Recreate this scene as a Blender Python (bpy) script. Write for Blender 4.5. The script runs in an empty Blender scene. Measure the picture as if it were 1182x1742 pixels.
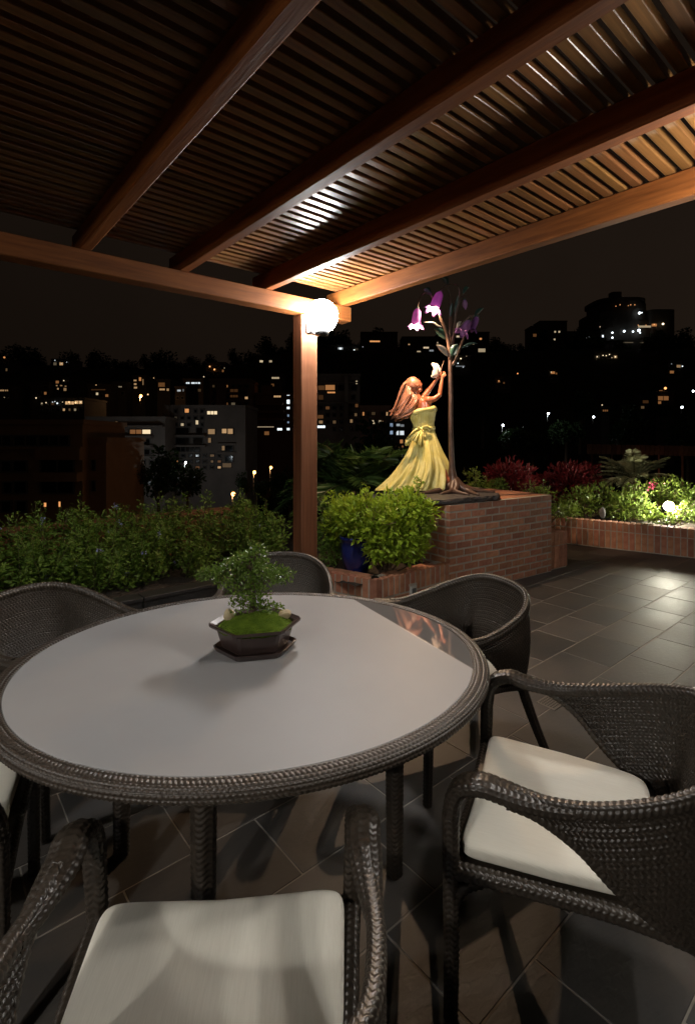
import bpy, bmesh, math, random
import numpy as np
from mathutils import Vector, Matrix

random.seed(7)
RNG = np.random.default_rng(11)
SC = bpy.context.scene
COL = SC.collection
PI = math.pi

# ------------------------------------------------------------------ camera
YAW = math.radians(49.9)          # heading of the lens from +X
CAMH = 1.50
cam_data = bpy.data.cameras.new('camera')
cam_data.sensor_fit = 'VERTICAL'
cam_data.sensor_height = 36.0
cam_data.sensor_width = 36.0 * 694 / 1024
cam_data.lens = 865.0 / 1742 * 36.0
cam_data.shift_y = -125.0 / 1742
cam_data.clip_start = 0.05
cam_data.clip_end = 5000
cam = bpy.data.objects.new('camera', cam_data)
COL.objects.link(cam)
cam.location = (0, 0, CAMH)
cam.rotation_euler = (PI / 2, 0, YAW - PI / 2)
SC.camera = cam

# ------------------------------------------------------------------ night sky
world = bpy.data.worlds.new('World')
SC.world = world
world.use_nodes = True
wn, wl = world.node_tree.nodes, world.node_tree.links
wn.clear()
w_out = wn.new('ShaderNodeOutputWorld')
w_bg = wn.new('ShaderNodeBackground')
w_sky = wn.new('ShaderNodeTexSky')
w_sky.sky_type = 'NISHITA'
w_sky.sun_disc = False
w_sky.sun_elevation = math.radians(-4)
w_sky.sun_rotation = math.radians(200)
w_mul = wn.new('ShaderNodeVectorMath'); w_mul.operation = 'SCALE'
w_mul.inputs['Scale'].default_value = 0.004
w_add = wn.new('ShaderNodeVectorMath'); w_add.operation = 'ADD'
w_add.inputs[1].default_value = (0.0095, 0.0062, 0.0042)     # city glow on low cloud
w_tc = wn.new('ShaderNodeTexCoord'); w_nz = wn.new('ShaderNodeTexNoise'); w_nz.inputs['Scale'].default_value = 1.6; w_nz.inputs['Detail'].default_value = 5
w_mr = wn.new('ShaderNodeMapRange'); w_mr.inputs['From Min'].default_value = 0.3; w_mr.inputs['From Max'].default_value = 0.7
w_mr.inputs['To Min'].default_value = 0.8; w_mr.inputs['To Max'].default_value = 1.2
w_cl = wn.new('ShaderNodeVectorMath'); w_cl.operation = 'SCALE'; w_cl.inputs[0].default_value = (0.0095, 0.0062, 0.0042)
wl.new(w_tc.outputs['Generated'], w_nz.inputs['Vector']); wl.new(w_nz.outputs['Fac'], w_mr.inputs['Value']); # the glow is stronger over the town centre, off to the right
w_dot = wn.new('ShaderNodeVectorMath'); w_dot.operation = 'DOT_PRODUCT'; w_dot.inputs[1].default_value = (math.sin(YAW), -math.cos(YAW), 0)
w_gr = wn.new('ShaderNodeMapRange'); w_gr.inputs['From Min'].default_value = -0.7; w_gr.inputs['From Max'].default_value = 0.4
w_gr.inputs['To Min'].default_value = 0.55; w_gr.inputs['To Max'].default_value = 1.2
w_m2 = wn.new('ShaderNodeMath'); w_m2.operation = 'MULTIPLY'
wl.new(w_tc.outputs['Generated'], w_dot.inputs[0]); wl.new(w_dot.outputs['Value'], w_gr.inputs['Value'])
wl.new(w_mr.outputs[0], w_m2.inputs[0]); wl.new(w_gr.outputs[0], w_m2.inputs[1]); wl.new(w_m2.outputs[0], w_cl.inputs['Scale'])
wl.new(w_cl.outputs[0], w_add.inputs[1])
wl.new(w_sky.outputs[0], w_mul.inputs[0])
wl.new(w_mul.outputs[0], w_add.inputs[0])
wl.new(w_add.outputs[0], w_bg.inputs['Color'])
w_bg.inputs['Strength'].default_value = 1.0
wl.new(w_bg.outputs[0], w_out.inputs['Surface'])

# ------------------------------------------------------------------ exposure, sampling
SC.view_settings.view_transform = 'Standard'
SC.view_settings.look = 'None'
SC.view_settings.exposure = 0.0
SC.view_settings.gamma = 1.0
SC.render.engine = 'CYCLES'
SC.cycles.use_denoising = True
SC.cycles.max_bounces = 4
SC.cycles.diffuse_bounces = 2
SC.cycles.glossy_bounces = 2
SC.cycles.transmission_bounces = 2
SC.cycles.use_adaptive_sampling = True
SC.cycles.adaptive_threshold = 0.02
SC.cycles.sample_clamp_indirect = 4.0
SC.cycles.caustics_reflective = False
SC.cycles.caustics_refractive = False

LAMP_STRENGTH = 190.0             # post lamp globe
TULIP_STRENGTH = 8200.0
LEFT_STRENGTH = 1400.0
REAR_STRENGTH = 120.0            # globe on the rear left post
RIGHT_STRENGTH = 100.0           # globe on the second right-hand post
SHADED_STRENGTH = 2300.0         # hooded lamps on the rear posts
SPOT_STRENGTH = 1000.0

# ------------------------------------------------------------------ helpers
FX, FY = math.cos(YAW), math.sin(YAW)
FWD = np.array([FX, FY, 0.0])
RGT = np.array([FY, -FX, 0.0])
UP = np.array([0, 0, 1.0])


def lf(lat, fwd, z=0.0):
    """a point given by metres to the right of / ahead of where the photographer stood"""
    return RGT * lat + FWD * fwd + UP * z


def at(x, y, depth):
    """world point seen at photo position (x, y), depth metres ahead"""
    return lf((x - 591.0) / 865 * depth, depth, CAMH + (746.0 - y) / 865 * depth)


def on_z(x, y, z):
    return at(x, y, (CAMH - z) * 865 / (y - 746.0))


def empty(name, loc=(0, 0, 0), rz=0.0):
    o = bpy.data.objects.new(name, None)
    COL.objects.link(o)
    o.location = loc
    o.rotation_euler = (0, 0, rz)
    return o


def tag(o, label=None, cat=None, group=None, kind=None):
    if label: o['label'] = label
    if cat: o['category'] = cat
    if group: o['group'] = group
    if kind: o['kind'] = kind
    return o


def thing(name, label, cat, loc=(0, 0, 0), rz=0.0, group=None):
    return tag(empty(name, loc, rz), label, cat, group)


def root_of(o):
    while o.parent: o = o.parent
    return o


def raw_mesh(name, V, F, mats=None, smooth=False):
    V = np.asarray(V, dtype=np.float32)
    me = bpy.data.meshes.new(name)
    if isinstance(F, np.ndarray):
        n, k = F.shape
        me.vertices.add(len(V)); me.vertices.foreach_set('co', V.ravel())
        me.loops.add(n * k); me.loops.foreach_set('vertex_index', F.astype(np.int32).ravel())
        me.polygons.add(n)
        me.polygons.foreach_set('loop_start', np.arange(0, n * k, k, dtype=np.int32))
        me.polygons.foreach_set('loop_total', np.full(n, k, dtype=np.int32))
        me.update(calc_edges=True)
        me.validate()
    else:
        me.from_pydata(V.tolist(), [], F)
    me.polygons.foreach_set('use_smooth', np.full(len(me.polygons), smooth, dtype=bool))
    if mats is not None:
        for m in (mats if isinstance(mats, (list, tuple)) else [mats]):
            me.materials.append(m)
    return me


def add(name, V, F, mat, parent=None, smooth=False, local=False):
    """one mesh object; V in world space unless local, then moved into its thing's frame"""
    V = np.asarray(V, dtype=float)
    if parent is not None and not local:
        r = root_of(parent)
        V = V - np.array(r.location)
        a = -r.rotation_euler.z
        if abs(a) > 1e-9:
            c, s = math.cos(a), math.sin(a)
            V = np.c_[V[:, 0] * c - V[:, 1] * s, V[:, 0] * s + V[:, 1] * c, V[:, 2]]
    o = bpy.data.objects.new(name, raw_mesh(name, V, F, mat, smooth))
    COL.objects.link(o)
    if parent is not None: o.parent = parent
    return o


def put(name, me, parent, loc, rot=(0, 0, 0), scale=(1, 1, 1)):
    o = bpy.data.objects.new(name, me)
    COL.objects.link(o)
    o.parent = parent
    o.location = loc; o.rotation_euler = rot; o.scale = scale
    return o


def copy_tree(o, parent=None):
    c = o.copy(); COL.objects.link(c); c.parent = parent
    for ch in list(o.children): copy_tree(ch, c)
    return c


class MB:
    def __init__(self): self.V = []; self.F = []

    def put(self, V, F):
        n = len(self.V)
        self.V.extend([tuple(map(float, v)) for v in V])
        self.F.extend([tuple(int(i) + n for i in f) for f in F])
        return self

    def box(self, c, s, rz=0.0, bev=0.0, M=None):
        V, F = bevel_box(s, bev) if bev > 0 else plain_box(s)
        if rz:
            a, b = math.cos(rz), math.sin(rz)
            V = np.c_[V[:, 0] * a - V[:, 1] * b, V[:, 0] * b + V[:, 1] * a, V[:, 2]]
        if M is not None: V = V @ np.asarray(M).T
        return self.put(V + np.asarray(c), F)

    def bar(self, a, b, w, t, bev=0.0):
        """box from a to b, w wide across, t tall"""
        a, b = np.asarray(a, float), np.asarray(b, float)
        d = b - a; L = np.linalg.norm(d); d /= L
        s = np.cross(UP, d); s = s / np.linalg.norm(s) if np.linalg.norm(s) > 1e-6 else np.array([1.0, 0, 0])
        u = np.cross(d, s)
        V, F = bevel_box((L, w, t), bev) if bev > 0 else plain_box((L, w, t))
        V = V[:, :1] * d + V[:, 1:2] * s + V[:, 2:3] * u
        return self.put(V + (a + b) / 2, F)

    def tube(self, P, R, n=10, cap=True, flat=1.0):
        V, F = tube_mesh(P, R, n, cap, flat)
        return self.put(V, F)

    def lathe(self, prof, c=(0, 0, 0), n=24, axis=None):
        V, F = lathe_mesh(prof, n)
        if axis is not None: V = V @ frame_from(axis).T
        return self.put(V + np.asarray(c), F)

    def ball(self, c, r, n=16, m=10):
        r = np.ones(3) * np.asarray(r, float)
        prof = [(math.sin(PI * i / m), -math.cos(PI * i / m)) for i in range(m + 1)]
        V, F = lathe_mesh(prof, n)
        return self.put(V * r + np.asarray(c), F)

    def build(self, name, mat, parent=None, smooth=False, local=False):
        return add(name, np.array(self.V), self.F, mat, parent, smooth, local)


def plain_box(s):
    x, y, z = s[0] / 2, s[1] / 2, s[2] / 2
    V = np.array([(-x, -y, -z), (x, -y, -z), (x, y, -z), (-x, y, -z), (-x, -y, z), (x, -y, z), (x, y, z), (-x, y, z)])
    return V, [(0, 3, 2, 1), (4, 5, 6, 7), (0, 1, 5, 4), (1, 2, 6, 5), (2, 3, 7, 6), (3, 0, 4, 7)]


_BB = {}


def bevel_box(s, bev):
    key = (round(s[0], 4), round(s[1], 4), round(s[2], 4), round(bev, 4))
    if key not in _BB:
        bm = bmesh.new()
        bmesh.ops.create_cube(bm, size=1.0)
        bmesh.ops.scale(bm, vec=s, verts=bm.verts)
        bmesh.ops.bevel(bm, geom=list(bm.edges), offset=bev, segments=1, affect='EDGES', profile=0.5)
        bm.verts.index_update()
        _BB[key] = (np.array([v.co[:] for v in bm.verts]), [tuple(v.index for v in f.verts) for f in bm.faces])
        bm.free()
    return _BB[key]


def frame_from(z):
    z = np.asarray(z, float); z = z / np.linalg.norm(z)
    a = np.array([1.0, 0, 0]) if abs(z[0]) < 0.9 else np.array([0, 1.0, 0])
    x = np.cross(a, z); x /= np.linalg.norm(x)
    return np.stack([x, np.cross(z, x), z], axis=1)


def spline(P, n):
    """Catmull-Rom through P, n samples"""
    P = np.asarray(P, float)
    Q = np.vstack([2 * P[0] - P[1], P, 2 * P[-1] - P[-2]])
    t = np.linspace(0, len(P) - 1, n)
    i = np.minimum(t.astype(int), len(P) - 2); f = (t - i)[:, None]
    a, b, c, d = Q[i], Q[i + 1], Q[i + 2], Q[i + 3]
    return 0.5 * ((2 * b) + (c - a) * f + (2 * a - 5 * b + 4 * c - d) * f ** 2 + (3 * b - a - 3 * c + d) * f ** 3)


def frames(P):
    P = np.asarray(P, float)
    T = np.gradient(P, axis=0); T /= np.linalg.norm(T, axis=1)[:, None] + 1e-12
    N = np.zeros_like(P)
    a = np.array([0, 0, 1.0]) if abs(T[0][2]) < 0.9 else np.array([1.0, 0, 0])
    n = np.cross(T[0], a); n /= np.linalg.norm(n)
    for i in range(len(P)):
        n = n - T[i] * (n @ T[i]); n /= np.linalg.norm(n) + 1e-12
        N[i] = n
    return T, N, np.cross(T, N)


def tube_mesh(P, R, n=10, cap=True, flat=1.0):
    P = np.asarray(P, float); m = len(P)
    R = np.ones(m) * np.asarray(R, float) if np.ndim(R) == 0 or len(np.atleast_1d(R)) == m else np.interp(np.linspace(0, 1, m), np.linspace(0, 1, len(R)), R)
    T, N, B = frames(P)
    a = np.linspace(0, 2 * PI, n, endpoint=False)
    V = P[:, None] + R[:, None, None] * (np.cos(a)[None, :, None] * N[:, None] + flat * np.sin(a)[None, :, None] * B[:, None])
    V = V.reshape(-1, 3)
    F = []
    for i in range(m - 1):
        for j in range(n):
            k = (j + 1) % n
            F.append((i * n + j, i * n + k, (i + 1) * n + k, (i + 1) * n + j))
    if cap:
        F.append(tuple(range(n - 1, -1, -1)))
        F.append(tuple((m - 1) * n + j for j in range(n)))
    return V, F


def lathe_mesh(prof, n=24):
    prof = np.asarray(prof, float); m = len(prof)
    a = np.linspace(0, 2 * PI, n, endpoint=False)
    V = np.stack([prof[:, 0][:, None] * np.cos(a), prof[:, 0][:, None] * np.sin(a), np.repeat(prof[:, 1][:, None], n, 1)], axis=2).reshape(-1, 3)
    F = []
    for i in range(m - 1):
        for j in range(n):
            k = (j + 1) % n
            F.append((i * n + j, i * n + k, (i + 1) * n + k, (i + 1) * n + j))
    return V, F


def grid_faces(nu, nv, wrap_u=False, wrap_v=False, flip=False):
    iu = np.arange(nu if wrap_u else nu - 1); iv = np.arange(nv if wrap_v else nv - 1)
    I, J = np.meshgrid(iu, iv, indexing='ij')
    I2, J2 = (I + 1) % nu, (J + 1) % nv
    F = np.stack([I * nv + J, I2 * nv + J, I2 * nv + J2, I * nv + J2], axis=2).reshape(-1, 4)
    return F[:, ::-1] if flip else F


def grid_normals(P, wrap_u=False, wrap_v=False):
    def g(A, ax, wrap):
        if wrap: return (np.roll(A, -1, ax) - np.roll(A, 1, ax)) / 2
        return np.gradient(A, axis=ax)
    n = np.cross(g(P, 0, wrap_u), g(P, 1, wrap_v))
    return n / (np.linalg.norm(n, axis=2)[..., None] + 1e-12)


# leaves: rhombic folded blades, two triangles each
def leaf_mesh(P, D, L, W, fold=0.25, curl=0.0, rng=RNG):
    P = np.asarray(P, float); n = len(P)
    D = np.asarray(D, float); D = D / (np.linalg.norm(D, axis=1)[:, None] + 1e-9)
    L = np.ones(n) * L; W = np.ones(n) * W
    r = rng.normal(size=(n, 3)) * 0.6 + UP
    S = np.cross(D, r); S /= np.linalg.norm(S, axis=1)[:, None] + 1e-9
    N = np.cross(S, D)
    tip = P + D * L[:, None] - N * (curl * L)[:, None]
    mid = P + D * (L * 0.5)[:, None]
    a = mid + S * (W / 2)[:, None] + N * (W * fold)[:, None]
    b = mid - S * (W / 2)[:, None] + N * (W * fold)[:, None]
    V = np.stack([P, a, tip, b], axis=1).reshape(-1, 3)
    k = np.arange(n)[:, None] * 4
    F = np.concatenate([k + np.array([[0, 1, 2]]), k + np.array([[0, 2, 3]])], axis=0)
    return V, F


def merge(parts):
    Vs, Fs, n = [], [], 0
    for V, F in parts:
        Vs.append(np.asarray(V, float)); Fs.append(np.asarray(F) + n); n += len(V)
    return np.vstack(Vs), np.vstack(Fs)


# ------------------------------------------------------------------ materials
def mat(name, col=(0.5, 0.5, 0.5), rough=0.5, metal=0.0, spec=0.5, col2=None, scale=5.0, stretch=(1, 1, 1),
        bump=0.0, bscale=60.0, emit=None, estr=0.0, rnd=0.0, coat=0.0, trans=0.0, transl=0.0, rvar=0.0, detail=4.0, coords='Object', noemitlight=False):
    m = bpy.data.materials.new(name); m.use_nodes = True
    nt = m.node_tree; N, L = nt.nodes, nt.links
    b = N['Principled BSDF']
    b.inputs['Roughness'].default_value = rough
    b.inputs['Metallic'].default_value = metal
    b.inputs['Specular IOR Level'].default_value = spec
    b.inputs['Coat Weight'].default_value = coat
    b.inputs['Coat Roughness'].default_value = 0.1
    b.inputs['Transmission Weight'].default_value = trans
    b.inputs['Base Color'].default_value = (*col, 1)
    tc = N.new('ShaderNodeTexCoord'); mp = N.new('ShaderNodeMapping')
    mp.inputs['Scale'].default_value = stretch
    L.new(tc.outputs[coords], mp.inputs['Vector'])
    src = None
    if col2 is not None:
        nz = N.new('ShaderNodeTexNoise'); nz.inputs['Scale'].default_value = scale; nz.inputs['Detail'].default_value = detail
        nz.inputs['Roughness'].default_value = 0.6
        L.new(mp.outputs[0], nz.inputs['Vector'])
        rp = N.new('ShaderNodeValToRGB')
        rp.color_ramp.elements[0].position = 0.3; rp.color_ramp.elements[0].color = (*col, 1)
        rp.color_ramp.elements[1].position = 0.72; rp.color_ramp.elements[1].color = (*col2, 1)
        L.new(nz.outputs['Fac'], rp.inputs['Fac'])
        src = rp.outputs['Color']
        if rvar:
            mr = N.new('ShaderNodeMapRange')
            mr.inputs['To Min'].default_value = max(0.02, rough - rvar); mr.inputs['To Max'].default_value = min(1, rough + rvar)
            L.new(nz.outputs['Fac'], mr.inputs['Value']); L.new(mr.outputs[0], b.inputs['Roughness'])
    if rnd:
        oi = N.new('ShaderNodeObjectInfo')
        mr = N.new('ShaderNodeMapRange')
        mr.inputs['To Min'].default_value = 1 - rnd; mr.inputs['To Max'].default_value = 1 + rnd
        L.new(oi.outputs['Random'], mr.inputs['Value'])
        hsv = N.new('ShaderNodeHueSaturation')
        hm = N.new('ShaderNodeMapRange'); hm.inputs['To Min'].default_value = 0.5 - rnd * 0.03; hm.inputs['To Max'].default_value = 0.5 + rnd * 0.03
        ml = N.new('ShaderNodeMath'); ml.operation = 'MULTIPLY'; ml.inputs[1].default_value = 7.13
        fr = N.new('ShaderNodeMath'); fr.operation = 'FRACT'
        L.new(oi.outputs['Random'], ml.inputs[0]); L.new(ml.outputs[0], fr.inputs[0]); L.new(fr.outputs[0], hm.inputs['Value'])
        L.new(hm.outputs[0], hsv.inputs['Hue'])
        L.new(mr.outputs[0], hsv.inputs['Value'])
        if src is not None: L.new(src, hsv.inputs['Color'])
        else: hsv.inputs['Color'].default_value = (*col, 1)
        src = hsv.outputs['Color']
    if src is not None: L.new(src, b.inputs['Base Color'])
    if bump:
        n2 = N.new('ShaderNodeTexNoise'); n2.inputs['Scale'].default_value = bscale; n2.inputs['Detail'].default_value = 5
        L.new(mp.outputs[0], n2.inputs['Vector'])
        bp = N.new('ShaderNodeBump'); bp.inputs['Strength'].default_value = bump; bp.inputs['Distance'].default_value = 0.01
        L.new(n2.outputs['Fac'], bp.inputs['Height']); L.new(bp.outputs[0], b.inputs['Normal'])
    if emit is not None:
        b.inputs['Emission Color'].default_value = (*emit, 1); b.inputs['Emission Strength'].default_value = estr
        if noemitlight: m.cycles.emission_sampling = 'NONE'
    if transl:
        out = N['Material Output']
        tr = N.new('ShaderNodeBsdfTranslucent'); mx = N.new('ShaderNodeMixShader'); mx.inputs[0].default_value = transl
        if src is not None: L.new(src, tr.inputs['Color'])
        else: tr.inputs['Color'].default_value = (*col, 1)
        L.new(b.outputs[0], mx.inputs[1]); L.new(tr.outputs[0], mx.inputs[2]); L.new(mx.outputs[0], out.inputs['Surface'])
    return m


def leafmat(name, c1, c2, rough=0.45, spec=0.4, transl=0.25, scale=9.0):
    return mat(name, c1, rough=rough, spec=spec, col2=c2, scale=scale, transl=transl, detail=3)


WOOD = mat('stained_wood', (0.085, 0.024, 0.005), rough=0.55, spec=0.2, col2=(0.19, 0.060, 0.013), scale=3.5, stretch=(14, 1.0, 14), bump=0.12, bscale=8, rnd=0.12, rvar=0.1)
WOOD_X = mat('stained_wood_plate', (0.085, 0.026, 0.006), rough=0.55, spec=0.2, col2=(0.17, 0.058, 0.014), scale=3.5, stretch=(1.0, 14, 14), bump=0.12, bscale=8, rvar=0.1)
WOOD_Z = mat('stained_wood_post', (0.12, 0.044, 0.020), rough=0.5, spec=0.3, col2=(0.22, 0.09, 0.042), scale=3.0, stretch=(16, 16, 0.8), bump=0.15, bscale=8, rvar=0.1)
SLATW = mat('slat_wood', (0.085, 0.034, 0.010), rough=0.33, col2=(0.20, 0.088, 0.028), scale=4.0, stretch=(0.7, 22, 22), bump=0.1, bscale=9, rnd=0.3, rvar=0.1, spec=0.6)
BRICKM = mat('red_brick', (0.35, 0.14, 0.078), rough=0.8, col2=(0.50, 0.235, 0.135), scale=16, bump=0.35, bscale=90, rnd=0.25)
MORTAR = mat('mortar', (0.36, 0.31, 0.25), rough=0.92, col2=(0.50, 0.44, 0.36), scale=20, bump=0.5, bscale=120)
GROUT = mat('grout', (0.20, 0.18, 0.155), rough=0.9, col2=(0.30, 0.27, 0.23), scale=12, bump=0.2)
SOIL = mat('soil', (0.018, 0.013, 0.009), rough=0.95, col2=(0.05, 0.036, 0.025), scale=25, bump=1.0, bscale=40)
GRANITE = mat('dark_granite', (0.022, 0.022, 0.023), rough=0.38, col2=(0.05, 0.048, 0.046), scale=60, bump=0.05, bscale=80)
WICKER = mat('dark_wicker', (0.022, 0.017, 0.012), rough=0.38, col2=(0.048, 0.037, 0.027), scale=120, spec=0.55)
WICKER_RIM = mat('dark_wicker_rim', (0.027, 0.020, 0.014), rough=0.43, col2=(0.056, 0.042, 0.030), scale=110, spec=0.6)
METAL_DK = mat('dark_metal', (0.02, 0.02, 0.02), rough=0.5, metal=0.4)
STEEL = mat('brushed_steel', (0.5, 0.5, 0.48), rough=0.35, metal=1.0)


def cushion_material():
    m = mat('cream_cushion_fabric', (0.68, 0.65, 0.56), rough=0.85, spec=0.2, col2=(0.75, 0.72, 0.63), scale=6, stretch=(60, 3, 3), bump=0.0)
    nt = m.node_tree; N, L = nt.nodes, nt.links
    tc = N.new('ShaderNodeTexCoord'); wv = N.new('ShaderNodeTexWave'); wv.inputs['Scale'].default_value = 130; wv.inputs['Distortion'].default_value = 1.2
    wv.bands_direction = 'X'
    L.new(tc.outputs['Object'], wv.inputs['Vector'])
    bp = N.new('ShaderNodeBump'); bp.inputs['Strength'].default_value = 0.15; bp.inputs['Distance'].default_value = 0.002
    L.new(wv.outputs['Fac'], bp.inputs['Height']); L.new(bp.outputs[0], N['Principled BSDF'].inputs['Normal'])
    return m


CUSHION = cushion_material()


def slate_material():
    m = mat('slate_tile', (0.040, 0.040, 0.041), rough=0.53, spec=0.5, col2=(0.088, 0.075, 0.063), scale=1.6, rnd=0.28, detail=6, rvar=0.1)
    nt = m.node_tree; N, L = nt.nodes, nt.links
    tc = N.new('ShaderNodeTexCoord'); oi = N.new('ShaderNodeObjectInfo')
    mp = N.new('ShaderNodeMapping'); mp.inputs['Scale'].default_value = (1.4, 3.4, 1)
    mp.inputs['Rotation'].default_value = (0, 0, math.radians(-38))
    L.new(tc.outputs['Object'], mp.inputs['Vector']); L.new(oi.outputs['Location'], mp.inputs['Location'])
    n1 = N.new('ShaderNodeTexNoise'); n1.inputs['Scale'].default_value = 16; n1.inputs['Detail'].default_value = 8; n1.inputs['Distortion'].default_value = 0.6
    L.new(mp.outputs[0], n1.inputs['Vector'])
    bp = N.new('ShaderNodeBump'); bp.inputs['Strength'].default_value = 0.22; bp.inputs['Distance'].default_value = 0.007
    L.new(n1.outputs['Fac'], bp.inputs['Height']); L.new(bp.outputs[0], N['Principled BSDF'].inputs['Normal'])
    # colour noise follows each tile
    for nd in N:
        if nd.type == 'TEX_NOISE' and nd is not n1:
            for lk in list(nd.inputs['Vector'].links): L.remove(lk)
            ad = N.new('ShaderNodeVectorMath'); ad.operation = 'ADD'
            L.new(tc.outputs['Object'], ad.inputs[0]); L.new(oi.outputs['Location'], ad.inputs[1])
            sc_ = N.new('ShaderNodeVectorMath'); sc_.operation = 'MULTIPLY'; sc_.inputs[1].default_value = (1, 1, 1)
            L.new(ad.outputs[0], sc_.inputs[0]); L.new(sc_.outputs[0], nd.inputs['Vector'])
            break
    return m


SLATE = slate_material()

# ================================================================== SETTING
def smooth01(t):
    t = np.clip(t, 0, 1); return t * t * (3 - 2 * t)


def ridge_px(px):
    """height of the skyline in the photo, as picture row, by picture column"""
    return np.interp(px, [-2500, -600, 0, 120, 300, 430, 520, 620, 760, 880, 1000, 1100, 1182, 1800, 3500],
                     [640, 640, 622, 626, 632, 622, 598, 602, 606, 600, 598, 600, 596, 600, 640])


def terrain_height(lat, fwd):
    px = 591 + lat / np.maximum(fwd, 60) * 865
    D = 230.0
    top = CAMH + (746 - ridge_px(px)) / 865 * D
    base = -9.0 - 5 * smooth01((fwd - 15) / 40)
    t = smooth01((fwd - 62) / (D - 62))
    z = base + (top - base) * t
    z = z - 12 * smooth01((fwd - D - 10) / 200)
    n = np.sin(lat * 0.11) * np.cos(fwd * 0.07) * 1.1 + np.sin(lat * 0.031 + 2) * 1.6
    return z + n * smooth01((fwd - 30) / 60) * (1 - 0.8 * smooth01((fwd - 180) / 40))


TERRAIN = mat('hillside', (0.012, 0.014, 0.008), rough=1.0, col2=(0.03, 0.03, 0.018), scale=0.15, bump=1.0, bscale=0.6, spec=0.1)
lat_ = np.concatenate([np.linspace(-2500, -420, 12), np.linspace(-400, 400, 121), np.linspace(420, 2500, 12)])
fwd_ = np.concatenate([np.linspace(-2500, -20, 10), np.linspace(0, 330, 111), np.linspace(360, 3000, 12)])
LA, FW = np.meshgrid(lat_, fwd_, indexing='ij')
ZT = terrain_height(LA, FW)
VT = (LA[..., None] * RGT + FW[..., None] * FWD + ZT[..., None] * UP).reshape(-1, 3)
tag(add('terrain', VT, grid_faces(len(lat_), len(fwd_), flip=True), TERRAIN, smooth=True), kind='structure')

# ---- terrace floor: grout bed with single slate tiles
floor = MB().box((2.0, 0.0, -0.1515), (12.6, 12.0, 0.3)).build('terrace_floor', GROUT)
tag(floor, kind='structure')
TL, TW = 0.490, 0.3315
tile_me = raw_mesh('tile', *bevel_box((TL - 0.0045, TW - 0.0045, 0.02), 0.0016), SLATE)
tile_me2 = raw_mesh('tile', *bevel_box((TL - 0.005, TW - 0.0055, 0.02), 0.0022), SLATE)
row_off = {0: 0.335, -1: 0.375, 1: 0.33, 2: 0.03, 3: 0.27, 4: 0.447}
far_tiles = []


def in_view(p, m=0.5):
    l, f_ = p @ RGT, p @ FWD
    return f_ > 0.75 and -0.70 * f_ - m < l < 0.70 * f_ + m


row_off[0] = 0.10
for k in range(-12, 10):
    y0 = 0.775 + TW * k
    off = row_off.get(k, random.uniform(0, TL))
    for i in range(-9, 17):
        cx = off + i * TL + TL / 2; cy = y0 + TW / 2
        if cx > 7.9 or cx < -4.2: continue
        if cy > 3.95 or (cy > 3.2 and 2.75 < cx < 5.5): continue
        if cx > 7.06 + (3.531 - cy) * 0.246 + 0.28: continue
        p = np.array([cx, cy, 0])
        if in_view(p):
            put('tile', random.choice((tile_me, tile_me2)), floor, (cx, cy, -0.01 + random.uniform(-0.0003, 0.0006)),
                (random.uniform(-0.0012, 0.0012), random.uniform(-0.0012, 0.0012), random.choice((0, PI))))
        else:
            far_tiles.append((cx, cy))
mb = MB()
for cx, cy in far_tiles: mb.box((cx, cy, -0.01), (TL - 0.006, TW - 0.006, 0.02))
if far_tiles: tag(mb.build('tile_field', SLATE, floor), kind='stuff')

# ---- planting beds (soil)
def soil_sheet(x0, x1, y0, y1, z, n):
    nu, nv = max(3, int((x1 - x0) * n)), max(3, int((y1 - y0) * n))
    u = np.linspace(x0, x1, nu); v = np.linspace(y0, y1, nv)
    X, Y = np.meshgrid(u, v, indexing='ij')
    Z = z + RNG.normal(size=X.shape) * 0.012
    return np.stack([X, Y, Z], 2).reshape(-1, 3), grid_faces(nu, nv)


def wall_bed():
    d = np.array([0.2393, -0.9710]); n_ = np.array([-0.9710, -0.2393]); a_ = np.array([6.90, 4.18])
    s = np.linspace(0, 5.4, 44); w = np.linspace(0.10, 2.6, 20)
    Sg, Wg = np.meshgrid(s, w, indexing='ij')
    X = a_[0] + d[0] * Sg - n_[0] * Wg; Y = a_[1] + d[1] * Sg - n_[1] * Wg
    return np.stack([X, Y, 0.29 + RNG.normal(size=X.shape) * 0.012], 2).reshape(-1, 3), grid_faces(44, 20, flip=True)


bed = add('planting_bed', *merge([soil_sheet(-5.5, 2.6, 4.05, 5.32, 0.25, 8), soil_sheet(2.6, 9.8, 4.3, 6.6, 0.25, 8),
                                   soil_sheet(2.78, 3.87, 3.2, 4.3, 0.27, 14), wall_bed(), soil_sheet(5.6, 6.9, 3.7, 4.35, 0.25, 8)]), SOIL, smooth=True)
tag(bed, kind='structure')

# ---- brickwork
STRETCH = raw_mesh('brick', *bevel_box((0.1935, 0.05, 0.0590), 0.004), BRICKM)
HALF = raw_mesh('brick', *bevel_box((0.0925, 0.05, 0.0590), 0.004), BRICKM)


def brick_at(me, parent, p, ang, j=0.0005):
    loc = np.asarray(p, float) - np.array(parent.location)
    return put('brick', me, parent, loc + RNG.normal(size=3) * j * np.array([1, 1, 0.5]), (RNG.normal() * 0.003, RNG.normal() * 0.004, ang + RNG.normal() * 0.003 + random.choice((0, PI))))


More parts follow.
